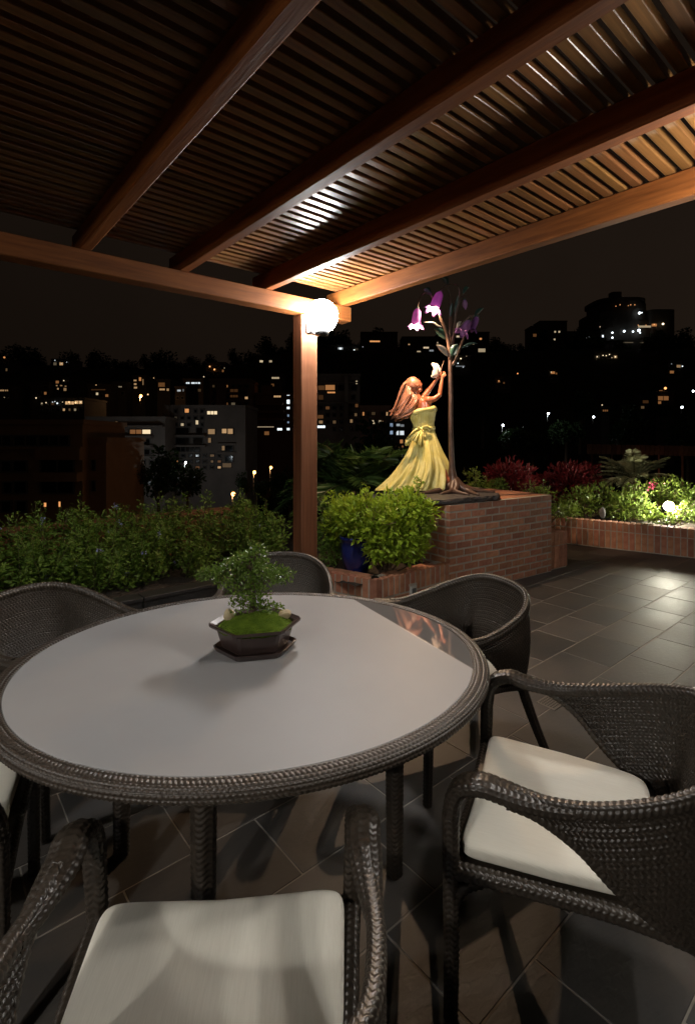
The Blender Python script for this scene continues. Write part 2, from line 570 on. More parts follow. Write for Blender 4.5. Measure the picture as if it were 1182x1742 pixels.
def course_face(parent, a, b, z_top, n, ch, out, first=0.0, lo=0):
    """running bond on the face from a to b, out = horizontal outward normal"""
    a, b = np.asarray(a, float), np.asarray(b, float)
    d = b - a; L = np.linalg.norm(d); d /= L
    ang = math.atan2(d[1], d[0])
    for c in range(lo, n):
        z = z_top - ch * (c + 0.5)
        s = -0.1035 * ((c + first) % 2)
        while s < L - 0.02:
            e = min(s + 0.197, L); s2 = max(s, 0.0)
            if e - s2 > 0.03:
                me = STRETCH if e - s2 > 0.18 else HALF
                w = 0.196 if me is STRETCH else 0.095
                mid = (s2 + e) / 2
                if me is HALF and abs((e - s2) - w) > 0.012:
                    me = raw_mesh('brick', *bevel_box((e - s2 - 0.002, 0.05, 0.0590), 0.004), BRICKM)
                p = a + d * mid
                q = brick_at(me, parent, (p[0] - out[0] * 0.0225, p[1] - out[1] * 0.0225, z), ang)
            s += 0.207


PA, PB = np.array([3.849, 3.069]), np.array([5.455, 2.912])
pd = (PB - PA) / np.linalg.norm(PB - PA); pn = np.array([pd[1], -pd[0]])          # outward, to the terrace
PTOP, PCH = 0.869, 0.0724
ped = thing('brick_pedestal', 'large red brick pedestal carrying the statue of the girl', 'pedestal', (4.6, 3.6, 0))
depth = 1.25
q = [PA - pn * 0.0, PB, PB - pn * depth, PA - pn * depth]
V = [(x, y, z) for z in (-0.02, PTOP - 0.006) for x, y in q]
add('mortar_core', V, [(3, 2, 1, 0), (4, 5, 6, 7), (0, 1, 5, 4), (1, 2, 6, 5), (2, 3, 7, 6), (3, 0, 4, 7)], MORTAR, ped)
course_face(ped, PA - pd * 0.005, PB, PTOP, 12, PCH, pn)
course_face(ped, PA - pn * 0.056, PA - pn * 0.75, PTOP, 9, PCH, -pd, 1.0)
course_face(ped, PB - pn * 0.052, PB - pn * 0.6, PTOP, 9, PCH, pd, 1.0)
TOPB = raw_mesh('brick', *bevel_box((0.098, 0.198, 0.05), 0.004), BRICKM)
for r in range(4):
    for k in range(15):
        p = PA + pd * (0.053 + k * 0.107) - pn * (0.155 + r * 0.206)
        if r == 0: pass
        brick_at(TOPB, ped, (p[0], p[1], PTOP - 0.026), math.atan2(pd[1], pd[0]))

# low brick stub at the pedestal's end
stub = thing('brick_stub_wall', 'short low stub of upright bricks at the end of the pedestal', 'wall', (5.65, 3.0, 0))
SA = PB + pd * 0.004 - pn * 0.02
MB().box((*(SA + pd * 0.165 - pn * 0.16), 0.195), (0.32, 0.31, 0.415), math.atan2(pd[1], pd[0])).build('mortar_core', MORTAR, stub)
for tier, (z0, z1) in enumerate(((0.015, 0.265), (0.275, 0.42))):
    me = raw_mesh('brick', *bevel_box((0.075, 0.05, z1 - z0), 0.004), BRICKM)
    for k in range(4):
        p = SA + pd * (0.045 + k * 0.083) + pn * (-0.02)
        brick_at(me, stub, (p[0], p[1], (z0 + z1) / 2), math.atan2(pd[1], pd[0]))
    for k in range(3):
        p = SA + pd * 0.31 - pn * (0.07 + k * 0.083)
        brick_at(me, stub, (p[0], p[1], (z0 + z1) / 2), math.atan2(pd[1], pd[0]) + PI / 2)
for k in range(4):
    p = SA + pd * (0.045 + k * 0.083) - pn * 0.15
    if k == 0: cap_me = raw_mesh('brick', *bevel_box((0.075, 0.2, 0.03), 0.004), BRICKM)
    brick_at(cap_me, stub, (p[0], p[1], 0.407), math.atan2(pd[1], pd[0]))

# corner planter with a soldier course
planter = thing('brick_planter', 'low corner planter edged with upright red bricks beside the wooden post', 'planter', (3.2, 3.4, 0))
CA, CB, CC = np.array([2.905, 3.078]), PA.copy(), np.array([2.645, 3.93])
ZP = 0.323


def soldier_face(parent, a, b, z0, z1, out, pitch=0.066, w=0.056, dep=0.06, t0=0.0):
    d = b - a; L = np.linalg.norm(d); d = d / L
    ang = math.atan2(d[1], d[0])
    n = int(round(L / pitch)); pt = L / n
    me = raw_mesh('brick', *bevel_box((pt - 0.012, dep, z1 - z0), 0.0045), BRICKM)
    for k in range(n):
        p = a + d * (k + 0.5) * pt - out * (dep / 2 - 0.0022)
        brick_at(me, parent, (p[0], p[1], (z0 + z1) / 2), ang)


dR = (CB - CA) / np.linalg.norm(CB - CA); nR = np.array([dR[1], -dR[0]])
dL = (CC - CA) / np.linalg.norm(CC - CA); nL = np.array([-dL[1], dL[0]])
TH = 0.15
mb = MB()
for a, b, nn in ((CA + dR * 0.012, CB - dR * 0.002, nR), (CA + dL * 0.015, CC, nL)):
    m = (a + b) / 2 - nn * (TH / 2)
    mb.box((m[0], m[1], (ZP - 0.012) / 2 - 0.01), (np.linalg.norm(b - a) - 0.004, TH - 0.003, ZP - 0.012 + 0.02), math.atan2(*(b - a)[::-1]))
mb.build('mortar_core', MORTAR, planter)
soldier_face(planter, CA + dR * 0.074, CB - dR * 0.004, ZP - 0.163, ZP, nR)
soldier_face(planter, CC, CA + dL * 0.074, ZP - 0.163, ZP, nL)
c0 = CA + (nR + nL) * 0.003
q = [c0, c0 + dR * 0.064, c0 + dR * 0.064 + dL * 0.064, c0 + dL * 0.064]
add('brick', [(x, y, z) for z in (ZP - 0.163, ZP) for x, y in q], [(3, 2, 1, 0), (4, 5, 6, 7), (0, 1, 5, 4), (1, 2, 6, 5), (2, 3, 7, 6), (3, 0, 4, 7)], BRICKM, planter)
for a, b, o_, f0 in ((CA, CB - dR * 0.004, nR, 0.0), (CC, CA, nL, 1.0)):
    course_face(planter, a, b, ZP - 0.171, 2, 0.0724, o_, f0)
# flat brick course inside the rim
INNER = raw_mesh('brick', *bevel_box((0.196, 0.098, 0.05), 0.005), BRICKM)
for k in range(4):
    p = CA + dR * (0.30 + k * 0.206) - nR * 0.118
    if p[0] < 3.8: brick_at(INNER, planter, (p[0], p[1], 0.291), math.atan2(dR[1], dR[0]))
for k in range(4):
    p = CA + dL * (0.22 + k * 0.206) - nL * 0.118
    brick_at(INNER, planter, (p[0], p[1], 0.291), math.atan2(dL[1], dL[0]))

# rear garden wall, two tiers of upright bricks
gw = thing('garden_wall', 'long low red brick garden wall of upright bricks along the far terrace edge', 'wall', (7.2, 2.5, 0))
GA = np.array([6.90, 4.18]); GDir = np.array([0.361, -1.465]); GDir /= np.linalg.norm(GDir); GN = np.array([GDir[1], -GDir[0]])
GLEN = 5.2
GB = GA + GDir * GLEN
m = (GA + GB) / 2 - GN * 0.075
MB().box((m[0], m[1], 0.165), (GLEN, 0.14, 0.36), math.atan2(GDir[1], GDir[0])).build('mortar_core', MORTAR, gw)
soldier_face(gw, GA, GB, 0.012, 0.236, GN, 0.072, dep=0.06)
soldier_face(gw, GA, GB, 0.247, 0.362, GN, 0.072, dep=0.158)

# granite ledge of the hedge bed
led = thing('granite_ledge', 'dark polished granite ledge in front of the green hedge', 'ledge', (0, 3.98, 0))
for k in range(6):
    x0 = -5.4 + k * 1.34
    MB().box((x0 + 0.667, 3.995, 0.285), (1.332, 0.15, 0.03), bev=0.003).build('granite_slab', GRANITE, led)
    MB().box((x0 + 0.667, 3.985, 0.133), (1.330, 0.10, 0.272), bev=0.002).build('granite_riser', GRANITE, led)

# parapet behind the hedge
PARA = mat('reddish_plaster', (0.12, 0.045, 0.022), rough=0.85, col2=(0.18, 0.075, 0.038), scale=4, bump=0.2)
par = thing('parapet_wall', 'reddish rendered parapet wall standing behind the green hedge', 'wall', (0, 5.4, 0))
MB().box((-1.2, 5.42, 0.30), (8.4, 0.16, 0.70)).build('wall_body', PARA, par)
MB().box((-1.2, 5.42, 0.67), (8.4, 0.22, 0.05), bev=0.006).build('coping', PARA, par)

# weatherproof outlet on the planter
ob = thing('outlet_box', 'small grey weatherproof socket on the brick planter', 'outlet', (3.335, 3.070, 0.155))
MB().box((3.335, 3.062, 0.155), (0.085, 0.022, 0.094), bev=0.006).build('frame', mat('outlet_grey', (0.5, 0.5, 0.47), rough=0.5), ob)
MB().box((3.335, 3.0495, 0.155), (0.05, 0.008, 0.05), bev=0.002).build('flap', mat('outlet_dark', (0.09, 0.095, 0.09), rough=0.4), ob)
MB().box((3.335, 3.066, 0.209), (0.10, 0.012, 0.02), bev=0.003).build('mounting_tab', MORTAR, ob)

# floor drain
dr = thing('floor_drain', 'small square perforated metal drain grate set in the slate floor', 'drain', (2.735, 1.465, 0))
MB().box((2.735, 1.465, 0.0022), (0.112, 0.112, 0.004), bev=0.001).build('plate', mat('drain_metal', (0.20, 0.185, 0.16), rough=0.5, metal=0.6), dr)
mb = MB()
for i in range(6):
    for j in range(6):
        mb.lathe([(0.0001, 0), (0.0055, 0.0), (0.0055, 0.0008), (0.0001, 0.0008)], (2.735 - 0.04 + i * 0.016, 1.465 - 0.04 + j * 0.016, 0.0043), 8)
tag(mb.build('grate_holes', METAL_DK, dr), kind='stuff')

# ================================================================== PERGOLA
pg = thing('pergola', 'dark stained wooden pergola roof with slats, rafters and corner post', 'pergola', (0, 0, 0))
ZB, ZR, ZS = 2.30, 2.401, 2.505
MB().box((1.933, 2.725, ZB / 2), (0.126, 0.10, ZB), bev=0.005).build('post', WOOD_Z, pg)
for x, y in ((-1.95, 2.725), (1.933, 0.09), (-1.95, 0.09)):
    MB().box((x, y, ZB / 2), (0.126, 0.10, ZB), bev=0.005).build('post', WOOD_Z, pg)
MB().box((-0.30, 2.705, (ZB + ZR) / 2), (5.14, 0.10, ZR - ZB - 0.001), bev=0.004).build('wall_plate', WOOD_X, pg)
MB().box((-0.30, 0.09, (ZB + ZR) / 2), (5.14, 0.10, ZR - ZB - 0.001), bev=0.004).build('wall_plate', WOOD_X, pg)
raf = raw_mesh('rafter', *bevel_box((0.056, 5.9, ZS - ZR), 0.006), WOOD)
for x in (0.608, 1.093, 1.617, 0.085, -0.44, -0.965, -1.49, -2.015, -2.54):
    put('rafter', raf, pg, (x, -0.14, (ZR + ZS) / 2))
MB().box((2.210, -0.14, (ZR + ZS) / 2), (0.062, 5.92, ZS - ZR), bev=0.006).build('edge_beam', WOOD, pg)
slat_me = raw_mesh('slat', *bevel_box((4.86, 0.032, 0.030), 0.002), SLATW)
y = 2.70
k = 0
while y > -2.95:
    put('slat', slat_me, pg, (-0.20 + random.uniform(-0.015, 0.0), y, ZS + 0.016 + random.uniform(0, 0.0015)), (random.uniform(-0.06, 0.06), random.uniform(-0.0006, 0.0006), random.uniform(-0.0012, 0.0012)))
    y -= 0.0557; k += 1

# lamps on the posts
GLOBE = mat('lit_globe', (1, 1, 1), rough=0.4, emit=(1.0, 0.98, 0.95), estr=LAMP_STRENGTH)
GLOBE2 = mat('left_hooded_bulb', (1, 1, 1), rough=0.4, emit=(1.0, 0.96, 0.90), estr=LEFT_STRENGTH)
GLOBE3 = mat('second_lit_globe', (1, 1, 1), rough=0.4, emit=(1.0, 0.96, 0.90), estr=RIGHT_STRENGTH)
GLOBE4 = mat('rear_lit_globe', (1, 1, 1), rough=0.4, emit=(1.0, 0.94, 0.84), estr=REAR_STRENGTH)
SHADED_FILL = mat('added_fill_bulb', (1, 1, 1), rough=0.4, emit=(1.0, 0.96, 0.90), estr=SHADED_STRENGTH * 0.22)
SHADED = mat('hooded_bulb', (1, 1, 1), rough=0.4, emit=(1.0, 0.96, 0.90), estr=SHADED_STRENGTH)


def wall_lamp(x, y, z, ny, label, gm=None):
    t = thing('wall_lamp', label, 'lamp', (x, y, z))
    MB().box((x, y, z - 0.03), (0.07, 0.016, 0.12), bev=0.004).build('backplate', METAL_DK, t)
    MB().tube(spline([(x, y, z - 0.07), (x, y + ny * 0.05, z - 0.10), (x, y + ny * 0.115, z - 0.115)], 12), 0.011, 8).build('arm', METAL_DK, t, True)
    MB().lathe([(0.001, -0.018), (0.04, -0.018), (0.044, 0.012), (0.03, 0.018), (0.001, 0.018)], (x, y + ny * 0.12, z - 0.102), 20).build('holder', METAL_DK, t, True)
    MB().ball((x, y + ny * 0.12, z), 0.104, 16, 9).build('globe', gm or GLOBE, t, True)
    return t


wall_lamp(1.933, 2.667, 2.268, -1, 'bright white globe lamp glowing on top of the corner post')


def hooded_lamp(x, y, z, label, gm=None, ny=1):
    t = thing('hooded_lamp', label, 'lamp', (x, y, z), 0.0, 'hooded lamps on the other pergola posts')
    MB().box((x, y, z), (0.07, 0.016, 0.12), bev=0.004).build('backplate', METAL_DK, t)
    MB().tube([(x, y, z + 0.02), (x, y + ny * 0.10, z + 0.05)], 0.010, 8).build('arm', METAL_DK, t, True)
    MB().lathe([(0.001, 0.075), (0.03, 0.07), (0.115, -0.034), (0.110, -0.034), (0.028, 0.06), (0.001, 0.064)], (x, y + ny * 0.13, z), 24).build('hood', METAL_DK, t, True)
    MB().ball((x, y + ny * 0.13, z + 0.005), 0.042, 12, 7).build('bulb', gm or SHADED, t, True)


hooded_lamp(-1.95, 2.667, 2.10, 'hooded lamp on the outer left pergola post beyond the picture', GLOBE2, -1)
wall_lamp(1.933, 0.148, 2.268, 1, 'globe lamp on the next right-hand post, outside the picture', GLOBE3)
hooded_lamp(1.933, 0.032, 2.10, 'unseen hooded fill lamp added to the next right-hand post', SHADED_FILL, -1)  # extra unseen lamp, added to brighten the nearest chair's cushion
hooded_lamp(-1.95, 0.032, 2.10, 'hooded lamp on the rear left pergola post outside the picture', None, -1)
wall_lamp(-1.95, 0.148, 2.268, 1, 'globe lamp on the rear left pergola post outside the picture', GLOBE4)

# ================================================================== WICKER
def chevron(u, d, pu=0.012, pd=0.019):
    r = d / pd
    tri = np.abs((r % 1.0) - 0.5) * 2
    s = (u / pu + tri * 0.9) % 1.0
    strand = np.sqrt(np.clip(1 - (2 * s - 1) ** 2, 0, 1))
    dip = np.abs(np.sin(2 * PI * r)) ** 0.45
    return strand * (0.3 + 0.7 * dip)


def beads(u, v):
    r = np.floor(v); fv = v % 1.0
    fu = (u + 0.5 * (r % 2) + 0.35 * (fv - 0.5) * np.where(r % 2 > 0, 1, -1)) % 1.0
    return (np.clip(1 - (2 * fu - 1) ** 2, 0, 1) ** 0.5) * (np.clip(1 - (2 * fv - 1) ** 2, 0, 1) ** 0.35)


def basket(u, v):
    fu, fv = u % 1.0, v % 1.0
    iu, iv = np.floor(u), np.floor(v)
    over = ((iu + iv) % 2)
    a = np.sqrt(np.clip(1 - (2 * fv - 1) ** 2, 0, 1)) * (0.45 + 0.55 * np.sin(PI * fu) * over)
    b = np.sqrt(np.clip(1 - (2 * fu - 1) ** 2, 0, 1)) * (0.45 + 0.55 * np.sin(PI * fv) * (1 - over))
    return np.maximum(a * (0.25 + 0.75 * over), b * (0.25 + 0.75 * (1 - over)))


def braid_tube(P, w, t, ref=(1, 0, 0), nl=None, na=36, pitch=0.016, rows=4, amp=0.0055, npts=60, cap=True):
    """woven bar along P; w, t = half width / half thickness (may vary along it)"""
    P = spline(P, npts)
    seg = np.linalg.norm(np.diff(P, axis=0), axis=1); Ltot = seg.sum(); s = np.r_[0, np.cumsum(seg)]
    nl = nl or max(8, int(Ltot / pitch * 6))
    q = np.linspace(0, Ltot, nl)
    P = np.stack([np.interp(q, s, P[:, i]) for i in range(3)], 1)
    T = np.gradient(P, axis=0); T /= np.linalg.norm(T, axis=1)[:, None]
    ref = np.asarray(ref, float)
    N = ref - T * (T @ ref)[:, None]; N /= np.linalg.norm(N, axis=1)[:, None]
    B = np.cross(T, N)
    w = np.interp(np.linspace(0, 1, nl), np.linspace(0, 1, len(np.atleast_1d(w))), np.atleast_1d(w))
    t = np.interp(np.linspace(0, 1, nl), np.linspace(0, 1, len(np.atleast_1d(t))), np.atleast_1d(t))
    a = np.linspace(0, 2 * PI, na, endpoint=False)
    ca = np.sign(np.cos(a)) * np.abs(np.cos(a)) ** 0.8; sa = np.sign(np.sin(a)) * np.abs(np.sin(a)) ** 0.8
    h = chevron(q[:, None] + 0 * a[None], (a / (2 * PI))[None] + 0 * q[:, None], pitch, 1.0 / rows) * amp
    W = (w[:, None] + h) * ca[None]; H = (t[:, None] + h) * sa[None]
    V = P[:, None] + W[..., None] * N[:, None] + H[..., None] * B[:, None]
    V = V.reshape(-1, 3)
    F = grid_faces(nl, na, wrap_v=True)
    if cap:
        V = np.vstack([V, P[0], P[-1]])
        k = np.arange(na); k2 = (k + 1) % na
        c0, c1 = nl * na, nl * na + 1
        F = np.vstack([F, np.stack([k2, k, 0 * k + c0, 0 * k + c0], 1), np.stack([(nl - 1) * na + k, (nl - 1) * na + k2, 0 * k + c1, 0 * k + c1], 1)])
        tri_fix = F
        quads = F[:-2 * na]; tris = F[-2 * na:, :3]
        return V, [tuple(f) for f in quads.tolist()] + [tuple(f) for f in tris.tolist()]
    return V, F


# ------------------------------------------------------------------ chair
TOPC = [(0, (0, -0.385, 0.768)), (0.2, (0.165, -0.362, 0.752)), (0.4, (0.268, -0.255, 0.704)), (0.58, (0.304, -0.10, 0.656)),
        (0.78, (0.308, 0.05, 0.634)), (0.9, (0.307, 0.14, 0.642)), (1.0, (0.304, 0.20, 0.645))]
BOTC = [(0, (0, -0.290, 0.420)), (0.2, (0.13, -0.292, 0.400)), (0.36, (0.225, -0.285, 0.345)), (0.46, (0.262, -0.215, 0.395)),
        (0.58, (0.292, -0.115, 0.475)), (0.70, (0.312, -0.025, 0.565)), (0.80, (0.320, 0.06, 0.612)), (0.9, (0.316, 0.14, 0.620)), (1.0, (0.308, 0.20, 0.625))]


def curve_at(C, s):
    t = np.array([c[0] for c in C]); P = np.array([c[1] for c in C])
    # mirrored for smoothness at the centre
    tm = np.r_[-t[:0:-1], t]; Pm = np.vstack([P[:0:-1] * [-1, 1, 1], P])
    # cubic Hermite with finite-difference tangents
    m = np.gradient(Pm, tm, axis=0)
    i = np.clip(np.searchsorted(tm, s, side='right') - 1, 0, len(tm) - 2)
    h = (tm[i + 1] - tm[i])[:, None]; f = ((s - tm[i])[:, None]) / h
    return (2 * f ** 3 - 3 * f ** 2 + 1) * Pm[i] + (f ** 3 - 2 * f ** 2 + f) * h * m[i] + (-2 * f ** 3 + 3 * f ** 2) * Pm[i + 1] + (f ** 3 - f ** 2) * h * m[i + 1]


def chair_shell():
    nu, nv = 560, 100
    s = np.linspace(-0.93, 0.93, nu)
    T, B = curve_at(TOPC, s), curve_at(BOTC, s)
    v = np.linspace(0, 1, nv)
    P = T[:, None] * (1 - v)[None, :, None] + B[:, None] * v[None, :, None]
    hgt = np.linalg.norm(T - B, axis=1)
    out = T * [1, 1, 0]; out = out - np.array([0, 0.0, 0]); out /= np.linalg.norm(out, axis=1)[:, None]
    P = P + out[:, None] * (np.sin(PI * v) * 0.06)[None, :, None] * hgt[:, None, None] * 0.9
    N = grid_normals(P)
    c = np.einsum('ijk,ijk->ij', N, out[:, None] + 0 * P)
    N = N * np.sign(np.sum(c))
    Lu = np.r_[0, np.cumsum(np.linalg.norm(np.diff(P[:, 40], axis=0), axis=1))]
    U = Lu[:, None] + 0 * v[None]; Dn = hgt[:, None] * v[None]
    h = chevron(U, Dn, 0.014, 0.0205) * 0.0085
    V1 = P + N * (0.003 + h)[..., None]
    V2 = P - N * (0.003 + h)[..., None]
    F = grid_faces(nu, nv)
    return np.vstack([V1.reshape(-1, 3), V2.reshape(-1, 3)]), np.vstack([F, F[:, ::-1] + nu * nv])


def cushion_mesh():
    nu, nv = 120, 28
    a = np.linspace(0, 2 * PI, nu, endpoint=False); b = np.linspace(-PI / 2, PI / 2, nv)
    def sp(x, e): return np.sign(x) * np.abs(x) ** e
    A, Bq = np.meshgrid(a, b, indexing='ij')
    x = sp(np.cos(A), 0.15) * sp(np.cos(Bq), 0.2); y = sp(np.sin(A), 0.15) * sp(np.cos(Bq), 0.2); z = sp(np.sin(Bq), 0.5)
    w = 0.274 - 0.035 * (1 - y) / 2 - 0.02 * np.clip(-y, 0, 1) ** 2
    X = x * w
    Y = y * 0.242 + 0.012 - 0.012 * np.clip(y, 0, 1) * (1 - (x * 1.0) ** 2)
    crown = (1 - x ** 2) * (1 - y ** 2)
    Z = 0.432 + z * 0.0235 + np.clip(z, 0, 1) * 0.014 * crown + 0.002 * np.sin(x * 5 + 1) * np.sin(y * 4)
    V = np.stack([X, Y, Z], 2)
    return V.reshape(-1, 3), grid_faces(nu, nv, wrap_u=True)


def make_chair():
    t = empty('armchair')
    L = dict(local=True)
    add('back_shell', *chair_shell(), WICKER, t, True, **L)
    sr = np.linspace(-0.86, 0.86, 60)
    add('back_rim', *braid_tube(curve_at(TOPC, sr), [0.015, 0.016, 0.016, 0.016, 0.015], [0.012], ref=(0, 0, 1), npts=200, rows=3), WICKER, t, True, **L)
    se = np.linspace(-0.88, 0.88, 80)
    add('lower_rim', *braid_tube(curve_at(BOTC, se), [0.008], [0.008], ref=(0, 0, 1), npts=240, rows=2, na=14), WICKER, t, True, **L)
    for s in (-1, 1):
        A = curve_at(TOPC, np.array([0.66, 0.74, 0.82, 0.9])) * [s, 1, 1] - [0, 0, 0.004]
        P = np.vstack([A, [(s * 0.312, 0.185, 0.645), (s * 0.308, 0.232, 0.628), (s * 0.304, 0.256, 0.590), (s * 0.300, 0.264, 0.540)]])
        add('arm', *braid_tube(P, [0.012, 0.018, 0.026, 0.032, 0.033, 0.031, 0.026, 0.021], [0.013, 0.014, 0.015, 0.015, 0.015, 0.016, 0.017, 0.017], npts=120, rows=6), WICKER, t, True, **L)
        P = [(s * 0.300, 0.264, 0.550), (s * 0.293, 0.266, 0.40), (s * 0.287, 0.266, 0.20), (s * 0.284, 0.268, 0.004)]
        add('leg', *braid_tube(P, [0.021, 0.017, 0.0145, 0.0135], [0.017, 0.016, 0.0145, 0.0135], npts=60), WICKER, t, True, **L)
        P = [(s * 0.218, -0.262, 0.44), (s * 0.230, -0.292, 0.33), (s * 0.250, -0.345, 0.17), (s * 0.275, -0.41, 0.004)]
        add('leg', *braid_tube(P, [0.016, 0.019, 0.0155, 0.0135], [0.014, 0.017, 0.0145, 0.0135], npts=60), WICKER, t, True, **L)
        P = [(s * 0.292, 0.262, 0.395), (s * 0.275, 0.10, 0.394), (s * 0.250, -0.12, 0.385), (s * 0.230, -0.275, 0.36)]
        add('side_rail', *braid_tube(P, [0.015], [0.015], npts=60, ref=(0, 0, 1)), WICKER, t, True, **L)
        P = [(s * 0.290, 0.262, 0.31), (s * 0.285, 0.235, 0.355), (s * 0.278, 0.185, 0.385)]
        add('brace', *braid_tube(P, [0.014], [0.012], npts=30, na=16, ref=(1, 0, 0)), WICKER, t, True, **L)
    add('front_rail', *braid_tube([(-0.285, 0.262, 0.392), (0, 0.256, 0.388), (0.285, 0.262, 0.392)], [0.016], [0.016], npts=40, ref=(0, 0, 1)), WICKER, t, True, **L)
    add('rear_rail', *braid_tube([(-0.225, -0.285, 0.352), (0, -0.288, 0.365), (0.225, -0.285, 0.352)], [0.016], [0.016], npts=40, ref=(0, 0, 1)), WICKER, t, True, **L)
    V = [(x, y, z) for z in (0.392, 0.409) for x, y in ((-0.283, 0.262), (0.283, 0.262), (0.228, -0.272), (-0.228, -0.272))]
    add('seat_panel', V, [(3, 2, 1, 0), (4, 5, 6, 7), (0, 1, 5, 4), (1, 2, 6, 5), (2, 3, 7, 6), (3, 0, 4, 7)], WICKER, t, **L)
    add('cushion', *cushion_mesh(), CUSHION, t, True, **L)
    return t


chairs = [  # lat, fwd of the seat centre, facing (lat, fwd), label
    ((-0.262, 0.925), (-0.072, 0.997), 'wicker armchair nearest the camera, cream cushion facing the table'),
    ((0.627, 1.467), (-0.915, 0.403), 'wicker armchair at the right, its whole cream cushion and side in view'),
    ((0.452, 2.445), (-0.91, -0.415), 'wicker armchair between the table and the brick pedestal'),
    ((-0.40, 2.82), (0.02, -1.0), 'wicker armchair behind the bonsai, only its curved back showing'),
    ((-1.235, 2.27), (0.89, -0.455), 'wicker armchair at the left by the hedge, its rounded back against the ledge'),
    ((-1.20, 1.38), (0.906, 0.42), 'wicker armchair cut off by the left picture edge below the table'),
]
chair0 = make_chair()
for i, (c, f_, lab) in enumerate(chairs):
    o = chair0 if i == 0 else copy_tree(chair0)
    w = lf(*c); fv = RGT * f_[0] + FWD * f_[1]
    o.location = w; o.rotation_euler = (0, 0, math.atan2(fv[1], fv[0]) - PI / 2)
    tag(o, lab, 'armchair', 'wicker armchairs around the table')

# ------------------------------------------------------------------ table
TC = np.array([0.905, 1.580, 0.0])
TA, TB_ = np.array([-0.841, 0.540, 0]), np.array([-0.540, -0.841, 0])
GA_, GB_ = 0.753, 0.651
tb = thing('dining_table', 'large oval dining table with frosted glass top and woven dark wicker rim', 'table', TC)


def ell(th, off=0.0):
    c, s = np.cos(th), np.sin(th)
    n = np.stack([c / GA_, s / GB_], -1); n /= np.linalg.norm(n, axis=-1)[..., None]
    return (GA_ * c + off * n[..., 0])[..., None] * TA + (GB_ * s + off * n[..., 1])[..., None] * TB_ + TC


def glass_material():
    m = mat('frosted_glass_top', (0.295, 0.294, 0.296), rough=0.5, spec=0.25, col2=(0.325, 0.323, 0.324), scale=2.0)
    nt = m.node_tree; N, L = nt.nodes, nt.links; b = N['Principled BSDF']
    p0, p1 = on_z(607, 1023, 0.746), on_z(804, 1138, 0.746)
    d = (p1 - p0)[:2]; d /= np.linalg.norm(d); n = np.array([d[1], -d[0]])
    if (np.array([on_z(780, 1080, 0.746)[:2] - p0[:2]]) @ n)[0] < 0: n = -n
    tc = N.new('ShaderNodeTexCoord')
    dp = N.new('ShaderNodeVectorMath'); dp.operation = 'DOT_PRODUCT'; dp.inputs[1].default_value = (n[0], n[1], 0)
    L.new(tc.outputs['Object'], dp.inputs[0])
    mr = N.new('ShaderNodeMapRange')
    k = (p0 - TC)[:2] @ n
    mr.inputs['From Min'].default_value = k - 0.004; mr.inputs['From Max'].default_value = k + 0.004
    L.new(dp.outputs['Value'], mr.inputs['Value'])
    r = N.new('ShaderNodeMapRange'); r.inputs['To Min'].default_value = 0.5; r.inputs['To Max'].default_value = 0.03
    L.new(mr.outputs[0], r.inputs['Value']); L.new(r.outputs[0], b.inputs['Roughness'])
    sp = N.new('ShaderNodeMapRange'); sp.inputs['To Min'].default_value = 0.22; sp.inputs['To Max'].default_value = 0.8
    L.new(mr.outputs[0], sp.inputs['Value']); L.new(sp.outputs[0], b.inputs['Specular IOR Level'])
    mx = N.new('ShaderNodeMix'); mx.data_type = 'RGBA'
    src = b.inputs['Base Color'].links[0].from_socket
    L.new(mr.outputs[0], mx.inputs['Factor']); L.new(src, mx.inputs['A']); mx.inputs['B'].default_value = (0.15, 0.142, 0.135, 1)  # darker tone of the reflecting wedge is put into the base colour
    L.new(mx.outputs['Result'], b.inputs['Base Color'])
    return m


th = np.linspace(0, 2 * PI, 180, endpoint=False)
rings = [(0.006, 0.733), (0.006, 0.7435), (0.0035, 0.746), (-0.3, 0.746)]
V = np.vstack([ell(th, o_) + UP * z for o_, z in rings] + [[TC + UP * 0.746]])
F = []
for r in range(3):
    for k in range(180):
        k2 = (k + 1) % 180; F.append((r * 180 + k, r * 180 + k2, (r + 1) * 180 + k2, (r + 1) * 180 + k))
for k in range(180): F.append((3 * 180 + k, 3 * 180 + (k + 1) % 180, 720))
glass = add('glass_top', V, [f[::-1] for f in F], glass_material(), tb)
for p in glass.data.polygons: p.use_smooth = False
# woven rim
nl, na = 2160, 84
th = np.linspace(0, 2 * PI, nl, endpoint=False); a = np.linspace(0, 2 * PI, na, endpoint=False)
PR = np.zeros((nl, na, 3))
for j, aa in enumerate(a):
    sq = lambda c, e: np.sign(c) * abs(c) ** e
    PR[:, j] = ell(th, 0.027 + 0.027 * sq(math.cos(aa), 0.75)) + UP * (0.7285 + 0.0165 * sq(math.sin(aa), 0.75))
N = grid_normals(PR, True, True)
cen = np.repeat((ell(th, 0.027) + UP * 0.7265)[:, None], na, 1)
N *= np.sign(np.einsum('ijk,ijk->ij', N, PR - cen).sum())
s = np.r_[0, np.cumsum(np.linalg.norm(np.diff(ell(th, 0.03), axis=0), axis=1))]
s = s / (s[-1] * nl / (nl - 1)) * 360
h = beads(s[:, None] + 0 * a[None], (a / (2 * PI) * 14)[None] + 0 * s[:, None])
add('wicker_rim', (PR + N * (h * 0.0046)[..., None]).reshape(-1, 3), grid_faces(nl, na, True, True, flip=True), WICKER_RIM, tb, True)
